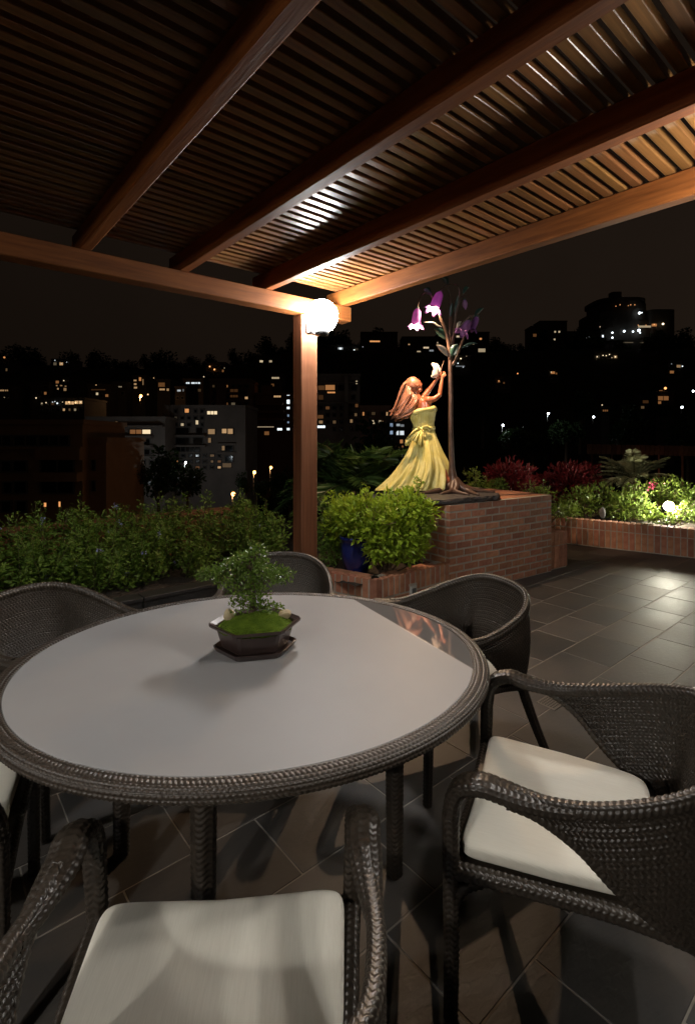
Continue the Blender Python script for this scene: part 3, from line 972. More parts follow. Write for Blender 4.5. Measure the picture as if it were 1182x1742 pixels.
# tray under the glass
th = np.linspace(0, 2 * PI, 90, endpoint=False)
V = np.vstack([ell(th, -0.002) + UP * 0.708, ell(th, -0.002) + UP * 0.731, [TC + UP * 0.708], [TC + UP * 0.731]])
F = [(k, (k + 1) % 90, 90 + (k + 1) % 90, 90 + k) for k in range(90)] + [((k + 1) % 90, k, 180) for k in range(90)] + [(90 + k, 90 + (k + 1) % 90, 181) for k in range(90)]
add('tray', V, F, METAL_DK, tb)
for ang in (-5, 85, 175, 265):
    c = lf(-0.326, 1.792) + (RGT * math.cos(math.radians(ang)) + FWD * math.sin(math.radians(ang))) * 0.49
    add('leg', *braid_tube([(c[0], c[1], 0.70), (c[0], c[1], 0.35), (c[0], c[1], 0.003)], [0.030, 0.025, 0.022], [0.030, 0.025, 0.022], ref=(1, 0, 0), npts=40), WICKER, tb, True)

# ------------------------------------------------------------------ bonsai
BC = lf(-0.331, 1.832, 0.0)
CER = mat('brown_glazed_pot', (0.030, 0.019, 0.017), rough=0.28, col2=(0.055, 0.036, 0.031), scale=14, spec=0.6)
MOSS = mat('moss', (0.055, 0.10, 0.008), rough=0.95, col2=(0.12, 0.185, 0.018), scale=30, bump=1.0, bscale=160, spec=0.1)
BARK_B = mat('bonsai_bark', (0.06, 0.04, 0.025), rough=0.9, col2=(0.13, 0.095, 0.06), scale=40, bump=0.6, bscale=70)
STONE_Y = mat('pale_stone', (0.42, 0.33, 0.19), rough=0.7, col2=(0.58, 0.48, 0.30), scale=25, bump=0.4, bscale=40)
BLEAF = leafmat('bonsai_leaf', (0.085, 0.15, 0.024), (0.18, 0.28, 0.05), rough=0.26, spec=0.6, transl=0.2, scale=60)


def hexring(r, z, n=3, rot=14.0):
    c = [np.array([math.cos(math.radians(rot + 60 * k)), math.sin(math.radians(rot + 60 * k)) * 0.9]) * r for k in range(6)]
    pts = []
    for k in range(6):
        a_, b_ = c[k], c[(k + 1) % 6]
        for i in range(n): pts.append(a_ + (b_ - a_) * (0.06 + 0.88 * i / (n - 1)))
    return np.array([RGT * p[0] + FWD * p[1] + UP * z for p in pts]) + BC


def hex_loft(rz, closed_bottom=True):
    V = np.vstack([hexring(r, z) for r, z in rz]); n = 18; F = []
    for i in range(len(rz) - 1):
        for k in range(n): F.append((i * n + k, i * n + (k + 1) % n, (i + 1) * n + (k + 1) % n, (i + 1) * n + k))
    if closed_bottom: F.append(tuple(range(n - 1, -1, -1)))
    return V, F


sau = thing('saucer', 'dark brown six-sided saucer lying under the bonsai pot', 'saucer', BC + UP * 0.747)
add('dish', *hex_loft([(0.118, 0.7475), (0.142, 0.7495), (0.152, 0.766), (0.147, 0.767), (0.136, 0.756), (0.02, 0.755)]), CER, sau)
bon = thing('bonsai', 'bonsai tree with dense tiny leaves in a six-sided brown pot', 'bonsai', BC + UP * 0.757)
pot = add('pot', *hex_loft([(0.114, 0.7565), (0.122, 0.764), (0.140, 0.824), (0.147, 0.829), (0.166, 0.836), (0.168, 0.843), (0.164, 0.846), (0.143, 0.838), (0.136, 0.815), (0.02, 0.813)]), CER, bon)
# moss cushion, several mounds
nr, nt_ = 26, 60
rr = np.linspace(0, 1, nr); tt = np.linspace(0, 2 * PI, nt_, endpoint=False)
Rm, Tm = np.meshgrid(rr, tt, indexing='ij')
lx = Rm * np.cos(Tm) * 0.138; ly = Rm * np.sin(Tm) * 0.124
zz = 0.826 + 0.012 * (1 - Rm ** 2)
for cx, cy, hh, ww in ((0.04, 0.03, 0.030, 0.055), (-0.06, -0.04, 0.016, 0.05), (0.02, -0.06, 0.018, 0.045), (0.085, -0.02, 0.018, 0.04), (-0.03, 0.02, 0.016, 0.05), (-0.09, 0.02, 0.008, 0.04), (0.0, -0.02, 0.010, 0.03)):
    zz = zz + hh * np.exp(-((lx - cx) ** 2 + (ly - cy) ** 2) / ww ** 2)
zz = np.where(Rm > 0.94, np.minimum(zz, 0.828), zz) + RNG.normal(size=zz.shape) * 0.0016
add('moss', (lx[..., None] * RGT + ly[..., None] * FWD + zz[..., None] * UP + BC).reshape(-1, 3), grid_faces(nr, nt_, wrap_v=True), MOSS, bon, True)


def rock(name, c, r, m, parent, seed):
    g = np.random.default_rng(seed)
    bm = bmesh.new(); bmesh.ops.create_icosphere(bm, subdivisions=2, radius=1.0)
    V = np.array([v.co[:] for v in bm.verts]); F = [tuple(v.index for v in f.verts) for f in bm.faces]; bm.free()
    for _ in range(6):
        n = g.normal(size=3); n /= np.linalg.norm(n); k = 0.62 + 0.2 * g.random()
        dd = V @ n; V = V - np.clip(dd - k, 0, None)[:, None] * n
    return add(name, V * np.asarray(r) + c, F, m, parent)


rock('pale_stone', lf(-0.428, 1.847, 0.858), (0.022, 0.018, 0.028), STONE_Y, bon, 3)
rock('pale_stone', lf(-0.231, 1.867, 0.853), (0.030, 0.022, 0.020), STONE_Y, bon, 5)
tr0 = lf(-0.349, 1.854, 0.845)
mb = MB()
trk = spline([tr0, tr0 + np.array([0.006, 0.0, 0.05]), tr0 + RGT * 0.004 + UP * 0.11, tr0 - RGT * 0.01 + UP * 0.17, tr0 + RGT * 0.004 + UP * 0.24], 18)
mb.tube(trk, [0.016, 0.012, 0.009, 0.007, 0.003], 9)
pads = [((-0.085, 0.0, 0.185), (0.075, 0.06, 0.032)), ((-0.03, 0.02, 0.215), (0.065, 0.06, 0.032)), ((0.02, -0.01, 0.245), (0.045, 0.045, 0.03)), ((0.06, 0.0, 0.17), (0.075, 0.06, 0.035)),
        ((0.01, 0.03, 0.18), (0.08, 0.07, 0.04)), ((-0.02, -0.03, 0.13), (0.06, 0.05, 0.035)), ((0.055, 0.0, 0.055), (0.05, 0.035, 0.022)), ((-0.035, 0.0, 0.062), (0.045, 0.035, 0.028)),
        ((-0.14, 0.0, 0.182), (0.05, 0.04, 0.022)), ((-0.175, 0.0, 0.172), (0.026, 0.03, 0.014)), ((-0.10, 0.02, 0.145), (0.04, 0.04, 0.018)), ((0.11, 0.01, 0.168), (0.042, 0.04, 0.022)), ((0.01, 0.0, 0.10), (0.05, 0.045, 0.03)), ((0.03, 0.0, 0.27), (0.022, 0.022, 0.016))]
P_, D_ = [], []
for (px_, py_, pz_), (rx, ry, rz) in pads:
    rx, ry, pz_ = rx * 1.18, ry * 1.1, pz_ - 0.016
    n = int(520 * (rx / 0.075) * (ry / 0.06)) // 2 + 40
    g = RNG.normal(size=(n, 3)); g /= np.linalg.norm(g, axis=1)[:, None]
    g *= RNG.random((n, 1)) ** 0.45
    loc = tr0 + (px_ + g[:, :1] * rx) * RGT + (py_ + g[:, 1:2] * ry) * FWD + (pz_ + g[:, 2:] * rz) * UP
    P_.append(loc); dd = g + RNG.normal(size=(n, 3)) * 0.7; dd[:, 2] += 0.3
    D_.append(dd[:, :1] * RGT + dd[:, 1:2] * FWD + dd[:, 2:] * UP)
    a_ = trk[min(17, int(pz_ * 0.75 / 0.24 * 17))]
    mb.tube(spline([a_, (a_ + tr0 + px_ * RGT + py_ * FWD + pz_ * UP) / 2 + UP * 0.006, tr0 + px_ * RGT + py_ * FWD + pz_ * UP], 8), [0.004, 0.0025, 0.001], 6)
    for k in range(7):
        e = loc[RNG.integers(len(loc))]; c_ = tr0 + px_ * RGT + py_ * FWD + pz_ * UP
        mb.tube(np.array([c_, (c_ + e) / 2 + UP * 0.004, e]), [0.0016, 0.0012, 0.0006], 5)
mb.build('trunk', BARK_B, bon, True)
P_ = np.vstack(P_); D_ = np.vstack(D_)
add('foliage', *leaf_mesh(P_, D_, RNG.uniform(0.011, 0.018, len(P_)), RNG.uniform(0.007, 0.0105, len(P_)), 0.2), BLEAF, bon)

# ================================================================== STATUE
SD = 5.60


def S(x, y, d=0.0):
    return at(x, y, SD + d)


BRONZE = mat('brown_patinated_bronze', (0.052, 0.031, 0.023), rough=0.42, col2=(0.12, 0.066, 0.045), scale=14, bump=0.25, bscale=30, spec=0.5)
SKIN_B = mat('copper_skin_bronze', (0.30, 0.088, 0.040), rough=0.30, bump=0.1, bscale=40, col2=(0.42, 0.14, 0.066), scale=10, spec=0.6)
HAIR_B = mat('copper_hair_bronze', (0.24, 0.095, 0.052), rough=0.36, bump=0.2, bscale=50, col2=(0.44, 0.20, 0.125), scale=20, spec=0.6)
DRESS = mat('yellow_painted_dress', (0.64, 0.55, 0.14), rough=0.42, col2=(0.82, 0.75, 0.32), scale=9, spec=0.4, bump=0.25, bscale=22, detail=8)
SLABM = mat('rough_dark_stone_slab', (0.035, 0.031, 0.030), rough=0.5, col2=(0.10, 0.09, 0.085), scale=30, bump=0.8, bscale=25)
BUTTER = mat('pale_butterfly_enamel', (0.80, 0.68, 0.60), rough=0.4)
LEAFM = mat('green_metal_leaf', (0.010, 0.034, 0.028), rough=0.35, col2=(0.022, 0.06, 0.046), scale=12, spec=0.6)
TENDRIL = mat('pale_metal_leaf', (0.36, 0.33, 0.29), rough=0.4)


def capsules(caps, balls=()):
    mb = MB()
    for p0, r0, p1, r1 in caps:
        p0, p1 = np.asarray(p0, float), np.asarray(p1, float)
        d = p1 - p0; L = np.linalg.norm(d)
        prof = [(max(1e-4, r0 * math.cos(a)), r0 * math.sin(a)) for a in np.linspace(-PI / 2, 0, 6)]
        prof += [(r0 + (r1 - r0) * k / 4, L * k / 4) for k in range(1, 4)]
        prof += [(max(1e-4, r1 * math.cos(a)), L + r1 * math.sin(a)) for a in np.linspace(0, PI / 2, 6)]
        V, F = lathe_mesh(prof, 16)
        mb.put(V @ frame_from(d).T + p0, F)
    for c, r in balls: mb.ball(c, r, 20, 14)
    return mb


def remeshed(name, mb, mtl, parent, voxel, smooth_it=6):
    o = mb.build(name, mtl, parent, True)
    md = o.modifiers.new('r', 'REMESH'); md.mode = 'VOXEL'; md.voxel_size = voxel; md.use_smooth_shade = True
    ms = o.modifiers.new('s', 'SMOOTH'); ms.iterations = smooth_it; ms.factor = 0.5
    dg = bpy.context.evaluated_depsgraph_get()
    me = bpy.data.meshes.new_from_object(o.evaluated_get(dg))
    o.modifiers.clear()
    o.data = me
    if not me.materials: me.materials.append(mtl)
    return o


# ---- slab
slab = thing('stone_slab', 'rough dark stone slab lying on the brick pedestal under the statue', 'slab', (4.2, 3.6, PTOP))
pts = [(3.70, 3.13), (4.10, 3.045), (4.52, 2.985), (4.72, 3.10), (4.98, 3.55), (4.70, 4.15), (3.95, 4.25), (3.72, 3.8)]
cen = np.mean(pts, axis=0); n = 64; ring = []
pp = np.array(pts + [pts[0]])
tt = np.linspace(0, len(pts), n, endpoint=False)
for t_ in tt:
    i = int(t_); ring.append(pp[i] + (pp[i + 1] - pp[i]) * (t_ - i))
ring = np.array(ring) + RNG.normal(size=(n, 2)) * 0.006
V = []
for o_, z in ((0.99, 0.874), (1.0, 0.885), (1.004, 0.903), (0.985, 0.92), (0.7, 0.924)):
    r_ = cen + (ring - cen) * o_ + RNG.normal(size=(n, 2)) * 0.003
    V += [(x, y, z + RNG.normal() * 0.002) for x, y in r_]
V.append((*cen, 0.925))
F = [(i * n + k, i * n + (k + 1) % n, (i + 1) * n + (k + 1) % n, (i + 1) * n + k) for i in range(4) for k in range(n)]
F += [(4 * n + k, 4 * n + (k + 1) % n, 5 * n) for k in range(n)] + [tuple(range(n - 1, -1, -1))]
add('stone', V, F, SLABM, slab)

# ---- girl
girl = thing('girl_statue', 'bronze statue of a kneeling girl in a yellow dress reaching up', 'statue', S(712, 836) * [1, 1, 0] + UP * 0.925)
hc = S(704, 656, 0.02)
caps = [
    (S(706, 666, 0.015), 0.032, S(712, 679, 0.0), 0.036),                     # neck
    (S(713, 683, 0.045), 0.046, S(729, 681, -0.045), 0.046),                  # shoulder girdle
    (S(720, 686, 0.0), 0.066, S(720, 704, 0.0), 0.066),                       # upper back
    (S(715, 686, 0.03), 0.055, S(715, 712, 0.02), 0.058),
    (S(726, 686, -0.025), 0.052, S(725, 712, -0.02), 0.058),
    (S(720, 705, 0.0), 0.066, S(720, 728, 0.0), 0.060),                       # waist
    (S(730, 680.5, -0.05), 0.038, S(738, 679, -0.055), 0.032),                # near upper arm
    (S(738, 679, -0.055), 0.032, S(747.5, 672, -0.05), 0.026),
    (S(747.5, 672, -0.05), 0.025, S(750, 656, -0.03), 0.022),                 # near forearm
    (S(750, 656, -0.03), 0.022, S(752, 644, -0.02), 0.015),
    (S(717, 680, 0.06), 0.036, S(729, 664, 0.07), 0.028),                     # far upper arm
    (S(729, 664, 0.07), 0.027, S(743, 645.5, 0.03), 0.016),                   # far forearm
    (S(752, 643, -0.02), 0.017, S(754, 638, -0.018), 0.018),                  # palms
    (S(744, 644, 0.028), 0.017, S(747.5, 639.5, 0.022), 0.018),
    (S(720, 728, 0.0), 0.060, S(738, 772, -0.07), 0.062), (S(738, 772, -0.07), 0.060, S(757, 815, -0.13), 0.046),  # thigh under the skirt
    (S(762, 818, -0.14), 0.045, S(745, 820, -0.16), 0.043),                   # calf on the ground
    (S(745, 820, -0.16), 0.043, S(724, 824, -0.17), 0.027),
    (S(724, 824, -0.17), 0.027, S(716, 826, -0.17), 0.026),                   # heel
    (S(716, 826, -0.17), 0.025, S(713.5, 817, -0.165), 0.022),
    (S(713.5, 817, -0.165), 0.021, S(713, 811.5, -0.16), 0.015),              # toes up
]
for k, (tx, ty, L_) in enumerate(((757.5, 633.5, 0), (756, 631.5, 0), (754.5, 631.5, 0), (752.8, 632.5, 0))):       # near hand fingers
    b0 = S(753.5 + (1.5 - k) * 0.5, 637, -0.03 + k * 0.012); t0 = S(tx, ty, -0.034 + k * 0.013)
    m0 = (b0 + t0) / 2 + RGT * 0.004
    caps += [(b0, 0.0068, m0, 0.0062), (m0, 0.0062, t0, 0.005)]
b0 = S(755, 640, -0.03); m0 = S(757.5, 639, -0.035); caps += [(b0, 0.008, m0, 0.007), (m0, 0.007, S(758.5, 636.5, -0.035), 0.005)]
for k in range(4):                                                                                       # far hand fingers
    b0 = S(747 + k * 0.6, 639 - k * 0.3, 0.03 - k * 0.012); t0 = S(748.3 + k * 0.9, 632.5 - k * 0.2 + abs(k - 1.5) * 0.6, 0.03 - k * 0.013)
    m0 = (b0 + t0) / 2 - RGT * 0.004
    caps += [(b0, 0.0068, m0, 0.0062), (m0, 0.0062, t0, 0.005)]
b0 = S(745.5, 640.5, 0.0); m0 = S(744.8, 637.5, -0.005); caps += [(b0, 0.008, m0, 0.007), (m0, 0.007, S(746, 635.2, -0.006), 0.005)]
fd = RGT * 0.86 + FWD * 0.30 + UP * 0.42; fd /= np.linalg.norm(fd)          # where the face looks
fs = np.cross(UP, fd); fs /= np.linalg.norm(fs); fu = np.cross(fd, fs)
balls = [(hc, (0.074, 0.074, 0.090)), (hc + fd * 0.022 - fu * 0.045, (0.052, 0.052, 0.055))]
caps += [(hc + fd * 0.074 + fu * 0.010, 0.009, hc + fd * 0.090 - fu * 0.018, 0.012),        # nose
         (hc + fd * 0.070 + fu * 0.022 - fs * 0.028, 0.010, hc + fd * 0.070 + fu * 0.022 + fs * 0.028, 0.010),   # brow
         (hc + fd * 0.070 - fu * 0.046 - fs * 0.014, 0.009, hc + fd * 0.070 - fu * 0.046 + fs * 0.014, 0.009),   # lips
         (hc + fd * 0.058 - fu * 0.075, 0.018, hc + fd * 0.050 - fu * 0.078, 0.018)]        # chin
for s_ in (-1, 1):
    balls += [(hc + fd * 0.062 + fu * 0.002 + fs * 0.028 * s_, 0.012), (hc + fs * 0.074 * s_ - fu * 0.006, (0.014, 0.014, 0.022)),
              (hc + fd * 0.050 - fu * 0.024 + fs * 0.036 * s_, 0.020)]
body = remeshed('body', capsules(caps, balls), SKIN_B, girl, 0.0052, 4)

# hair: cap and wind-blown locks
mb = MB()
mb.ball(hc - fd * 0.014 + fu * 0.014, (0.083, 0.083, 0.092), 22, 14)
g = np.random.default_rng(21)
for k in range(120):
    a_ = g.uniform(0, 1); dsp = g.uniform(-1, 1); fall = g.uniform(0.0, 0.35)
    st = hc - fd * g.uniform(-0.035, 0.06) + fs * dsp * 0.066 + fu * (0.080 - 0.13 * a_ - 0.02 * abs(dsp))
    jx, jy = g.normal() * 1.4, g.normal() * 1.4
    m1 = S(688 + 19 * a_ + jx, 656 + 29 * a_ + jy, 0.02 - dsp * 0.10)
    m2 = S(676 + 17 * a_ + jx * 1.3, 687 + 17 * a_ + jy * 1.3, 0.02 - dsp * 0.12)
    tip = S(663 + 9 * a_ + 26 * fall ** 1.2 + jx * 1.8, 706 + 8 * a_ - 18 * fall + jy * 1.2, 0.02 - dsp * 0.10)
    C_ = spline([st, st * 0.5 + m1 * 0.5 + fu * 0.012, m1, m2, tip], 24)
    ph = g.uniform(0, 6.28); q = np.linspace(0, 1, 24)
    C_ = C_ + (np.sin(q * 13 + ph) * 0.021 * q)[:, None] * UP + (np.cos(q * 10 + ph) * 0.014 * q)[:, None] * FWD
    r0 = g.uniform(0.010, 0.017)
    mb.tube(C_, [r0 * 0.6, r0, r0 * 1.1, r0 * 0.95, r0 * 0.25], 7)
mb.build('hair', HAIR_B, girl, True)

# dress: lofted with folds
lev = [  # y, centre, half width px, half depth m, fold
    (701.0, 718.5, 22.5, 0.112, 0.00), (705.0, 718.5, 22.0, 0.110, 0.012), (711.0, 719.0, 20.0, 0.104, 0.02), (719.0, 720.0, 17.6, 0.096, 0.02), (728.0, 720.5, 16.6, 0.092, 0.01),
    (734.0, 721.0, 17.6, 0.098, 0.02), (746.0, 722.0, 21.0, 0.130, 0.035), (758.0, 722.5, 25.0, 0.165, 0.05), (772.0, 722.5, 30.0, 0.20, 0.07), (786.0, 722.0, 37.0, 0.235, 0.085),
    (800.0, 720.0, 44.0, 0.262, 0.095), (814.0, 715.0, 49.5, 0.285, 0.10), (825.0, 709.5, 55.0, 0.305, 0.095), (831.5, 705.5, 59.5, 0.318, 0.08), (834.8, 703.5, 62.0, 0.325, 0.05)]
lv = np.array(lev)
nu, nv = 220, 90
yy = np.interp(np.linspace(0, 1, nv), np.linspace(0, 1, len(lv)), lv[:, 0])
lvi = [np.interp(yy, lv[:, 0], lv[:, i]) for i in range(1, 5)]
a = np.linspace(0, 2 * PI, nu, endpoint=False)
V = np.zeros((nu, nv, 3))
tilt = np.interp(yy, [701, 728], [1.0, 0.0])
for j in range(nv):
    c_, hw, hd, fo = (x[j] for x in lvi)
    q = (yy[j] - 701) / 134
    f1 = np.sin(a * 9 + 2.6 * q + 0.7 * np.sin(a * 2 + 1)) + 0.6 * np.sin(a * 17 - 3.4 * q + np.sin(a * 3)) + 0.35 * np.sin(a * 29 + 5 * q)
    f1 = f1 + 0.3 * np.sin(a * 41 - 6 * q + 2 * np.sin(a * 4))
    f1 = np.where(f1 > 0, f1, f1 * 0.7)
    r_ = 1 + fo * f1 * 0.95
    wrinkle = 0.012 * np.sin(yy[j] * 0.8 + a * 6) * (1 if 712 < yy[j] < 745 else 0.25)
    x = c_ + hw * np.cos(a) * (r_ + wrinkle)
    d = hd * np.sin(a) * (r_ + wrinkle)
    y_ = yy[j] - tilt[j] * (np.cos(a) * 6.0 - 2.5 * np.sin(a)) * 0.9
    for i in range(nu): V[i, j] = S(x[i], y_[i], d[i] - 0.0)
dress = add('dress', V.reshape(-1, 3), grid_faces(nu, nv, wrap_u=True), DRESS, girl, True)
md = dress.modifiers.new('thick', 'SOLIDIFY'); md.thickness = 0.006; md.offset = 0
# rolled bodice edge
ring = [S(718.5 + 22.6 * math.cos(t_), 700.6 - (math.cos(t_) * 6.0 - 2.5 * math.sin(t_)) * 0.9 + 0.7 * math.sin(5 * t_), 0.113 * math.sin(t_)) for t_ in np.linspace(0, 2 * PI, 60)]
MB().tube(ring, 0.017 + 0.004 * np.sin(np.linspace(0, 30, 60)), 9, False, 1.5).build('bodice_edge', DRESS, girl, True)
# sash and bow
ring = [S(720.7 + 17.4 * math.cos(t_), 729.5 - 1.5 * math.cos(t_), 0.098 * math.sin(t_)) for t_ in np.linspace(0, 2 * PI, 60)]
MB().tube(ring, 0.016, 8, False, 1.5).build('sash', DRESS, girl, True)


def ruffle(c, tips, waves, depthamp, name, phase=0.0):
    """cloth fan from the knot c to the polyline of picture points tips"""
    n1, n2 = 40, 14
    tp = spline([S(*p) for p in tips], n1); c = np.asarray(c)
    V = np.zeros((n1, n2, 3)); u = np.linspace(0, 1, n1)
    for j in range(n2):
        q = j / (n2 - 1)
        V[:, j] = c + (tp - c) * q + FWD * ((np.sin(u * waves * 2 * PI + phase) * depthamp * q ** 1.3)[:, None]) - FWD * (0.04 * math.sin(PI * q)) + UP * (0.025 * math.sin(PI * q))
    o = add(name, V.reshape(-1, 3), grid_faces(n1, n2), DRESS, girl, True)
    m_ = o.modifiers.new('thick', 'SOLIDIFY'); m_.thickness = 0.007; m_.offset = 0
    return o


kn = S(716.5, 731.5, -0.112)
ruffle(kn, [(707, 729, -0.16), (698, 738, -0.17), (690, 748, -0.15), (688.5, 757, -0.14), (694, 758.5, -0.17), (700, 748, -0.2)], 3.0, 0.03, 'bow_loop')
ruffle(kn, [(699, 747, -0.18), (706, 753, -0.2), (712, 758, -0.2), (718.5, 761, -0.19), (719.5, 750, -0.18), (720, 740, -0.16)], 3.5, 0.03, 'bow_tail', 1.0)
ruffle(kn, [(723, 727, -0.13), (729, 727, -0.12), (733, 730, -0.11), (730, 735, -0.12)], 1.0, 0.012, 'bow_loop', 2.0)
MB().ball(kn - FWD * 0.008, (0.026, 0.022, 0.028), 14, 9).build('bow_knot', DRESS, girl, True)

# butterfly in her hands
bf = thing('butterfly_ornament', 'pale butterfly perched above the statue girl\'s raised hands', 'ornament', S(748, 640, 0.0))


def plate(name, outline, thick, mtl, parent, wob=0.0):
    P = np.array(outline); c = P.mean(0); n = len(P)
    nrm = np.cross(P[1] - P[0], P[n // 2] - P[0]); nrm /= np.linalg.norm(nrm)
    mid = (P + c) / 2 + nrm * wob
    V = np.vstack([P + nrm * thick / 2, P - nrm * thick / 2, mid + nrm * thick, mid - nrm * thick, [c + nrm * (thick + wob)], [c - nrm * (thick - wob)]])
    F = []
    for k in range(n):
        k2 = (k + 1) % n
        F += [(k, k2, n + k2, n + k), (k2, k, 2 * n + k, 2 * n + k2), (n + k, n + k2, 3 * n + k2, 3 * n + k), (2 * n + k, 4 * n, 2 * n + k2), (3 * n + k2, 4 * n + 1, 3 * n + k)]
    return add(name, V, F, mtl, parent, True)


for s_, dd in ((0, -0.02), (1, 0.05)):
    ol = [(747.0, 638, 0), (746.8, 631, dd * .6), (745.5, 625, dd), (742, 620, dd * 1.4), (737.5, 617, dd * 1.7), (733.6, 618.5, dd * 1.7), (735.2, 623, dd * 1.4), (737.6, 628, dd),
          (735.2, 632, dd * 1.1), (735.0, 637, dd), (733.0, 640, dd * 1.1), (736, 643, dd), (740.5, 642, dd * .6), (744.5, 640.5, dd * .3)]
    if s_: ol = [(x + 2.5 + (747 - x) * 0.25, y + 1, d) for x, y, d in ol]
    plate('wing', spline([S(*p) for p in ol + [ol[0]]], 40)[:-1], 0.006, BUTTER, bf, 0.004)
MB().tube([S(746.5, 641, 0.0), S(749, 632, 0.005), S(752, 622, 0.01), S(755, 613.5, 0.015)], [0.006, 0.008, 0.006, 0.003], 8).build('body', BRONZE, bf, True)

# ---- flower lamp tree
TD = -0.15
tree = thing('flower_lamp_tree', 'slender bronze tree with purple bell flower lamps above the statue', 'lamp', S(775, 838, TD) * [1, 1, 0] + UP * 0.925)
mb = MB()
mb.tube(spline([S(773, 842, TD), S(772, 828, TD), S(769.5, 808, TD), S(768, 785, TD), S(766.5, 730, TD), S(766.5, 680, TD), S(766, 640, TD), S(765.5, 606, TD)], 60),
        [0.110, 0.076, 0.042, 0.030, 0.026, 0.025, 0.023, 0.022], 14)
mb.build('trunk', BRONZE, tree, True)
mb = MB()
g = np.random.default_rng(5)
for ang, L_ in ((0.1, 0.42), (0.75, 0.36), (1.6, 0.30), (2.6, 0.34), (3.5, 0.50), (4.2, 0.30), (4.75, 0.28), (5.5, 0.34)):
    b0 = S(773, 838, TD); b0[2] = 0.955
    dv = RGT * math.cos(ang) + FWD * math.sin(ang)
    sd = np.cross(UP, dv)
    pp = spline([b0 + UP * 0.10, b0 + dv * 0.08 + UP * 0.03, b0 + dv * L_ * 0.5 + sd * g.normal() * 0.03 - UP * 0.008, b0 + dv * L_ + sd * g.normal() * 0.05 - UP * 0.026], 16)
    mb.tube(pp, [0.05, 0.04, 0.03, 0.010], 9)
mb.build('roots', BRONZE, tree, True)
for path, rad in (
        ([(765.5, 612, TD), (764, 590, TD - 0.02), (758, 563, TD - 0.06), (750, 544, TD - 0.1), (744, 526, TD - 0.12), (735, 506, TD - 0.13), (727, 497.5, TD - 0.13), (719, 500, TD - 0.13), (713, 508, TD - 0.13), (710.2, 524, TD - 0.13)], [0.024, 0.022, 0.019, 0.015, 0.011, 0.008, 0.006, 0.005, 0.005, 0.005]),
        ([(765.5, 612, TD), (765, 588, TD + 0.02), (766, 556, TD + 0.02), (766, 530, TD + 0.03), (764.5, 503, TD + 0.03), (759, 480, TD)], [0.024, 0.022, 0.018, 0.014, 0.010, 0.006]),
        ([(767, 612, TD), (769, 588, TD), (773, 550, TD + 0.02), (775.5, 530, TD), (779.5, 516, TD - 0.04), (781.5, 496, TD - 0.06), (777, 486, TD - 0.08), (766, 483.5, TD - 0.1), (755, 488, TD - 0.12), (749.5, 496, TD - 0.13)], [0.022, 0.018, 0.014, 0.012, 0.009, 0.007, 0.006, 0.006, 0.005, 0.005]),
        ([(767.5, 622, TD), (775, 610, TD), (785, 583, TD + 0.04), (793, 566, TD + 0.06), (799, 552, TD + 0.05), (803, 538, TD + 0.02), (812, 534, TD + 0.0), (812, 540, TD)], [0.022, 0.017, 0.014, 0.011, 0.008, 0.006, 0.005, 0.005]),
        ([(774, 562, TD), (782, 554, TD - 0.05), (795, 541, TD - 0.08), (801, 537, TD - 0.1), (799, 545, TD - 0.1)], [0.008, 0.006, 0.006, 0.005, 0.004]),
        ([(775.5, 533, TD), (784, 508, TD + 0.06), (789, 505, TD + 0.08), (790, 510, TD + 0.08)], [0.007, 0.005, 0.004, 0.004])):
    MB().tube(spline([S(*p) for p in path], 40), rad, 9).build('branch', BRONZE, tree, True)


def tulip_material(name, c1, c2):
    m = mat(name, c1, rough=0.12, col2=c2, scale=9, spec=0.7, transl=0.45)
    return m


TULV = tulip_material('violet_glass', (0.30, 0.11, 0.40), (0.44, 0.20, 0.52))
TULP = tulip_material('pink_violet_glass', (0.38, 0.16, 0.44), (0.50, 0.25, 0.54))
BULB = mat('lit_bulb', (1, 1, 1), emit=(1.0, 0.66, 0.40), estr=TULIP_STRENGTH)
BULB2 = mat('dimmer_lit_bulb', (1, 1, 1), emit=(1.0, 0.72, 0.45), estr=TULIP_STRENGTH * 0.15)


def tulip(top, mouth, w, mtl, bulb, closed=False):
    top, mouth = np.asarray(top), np.asarray(mouth)
    ax = mouth - top; L = np.linalg.norm(ax); ax /= L
    fr = frame_from(ax)
    nu, nv = 60, 24
    t_ = np.linspace(0, 1, nv); a = np.linspace(0, 2 * PI, nu, endpoint=False)
    prof = np.interp(t_, [0, 0.05, 0.15, 0.35, 0.6, 0.8, 0.92, 1.0], [0.05, 0.45, 0.78, 0.95, 1.0, 1.02, 1.25, 1.75]) * w
    if closed: prof = np.interp(t_, [0, 0.1, 0.4, 0.7, 1.0], [0.1, 0.6, 1.0, 0.75, 0.06]) * w
    pet = np.cos(a * 6)
    V = np.zeros((nu, nv, 3))
    for j in range(nv):
        k = max(0, (t_[j] - 0.72) / 0.28)
        r_ = prof[j] * (1 + (0 if closed else 0.18 * k ** 2 * pet))
        zz_ = t_[j] * L + (0 if closed else 0.10 * L * k ** 2 * pet - 0.05 * L * k ** 3)
        V[:, j] = top + (r_ * np.cos(a))[:, None] * fr[:, 0] + (r_ * np.sin(a))[:, None] * fr[:, 1] + (zz_ + 0 * a)[:, None] * fr[:, 2]
    o = add('flower', V.reshape(-1, 3), grid_faces(nu, nv, wrap_u=True), mtl, tree, True)
    m_ = o.modifiers.new('thick', 'SOLIDIFY'); m_.thickness = 0.005; m_.offset = -1
    MB().lathe([(0.001, -0.012), (0.013, -0.008), (0.017, 0.008), (0.001, 0.012)], top, 12, ax).build('calyx', LEAFM, o, True)
    if bulb is not None:
        MB().ball(top + ax * L * 0.93, 0.020, 12, 7).build('bulb', bulb, o, True)
    return o


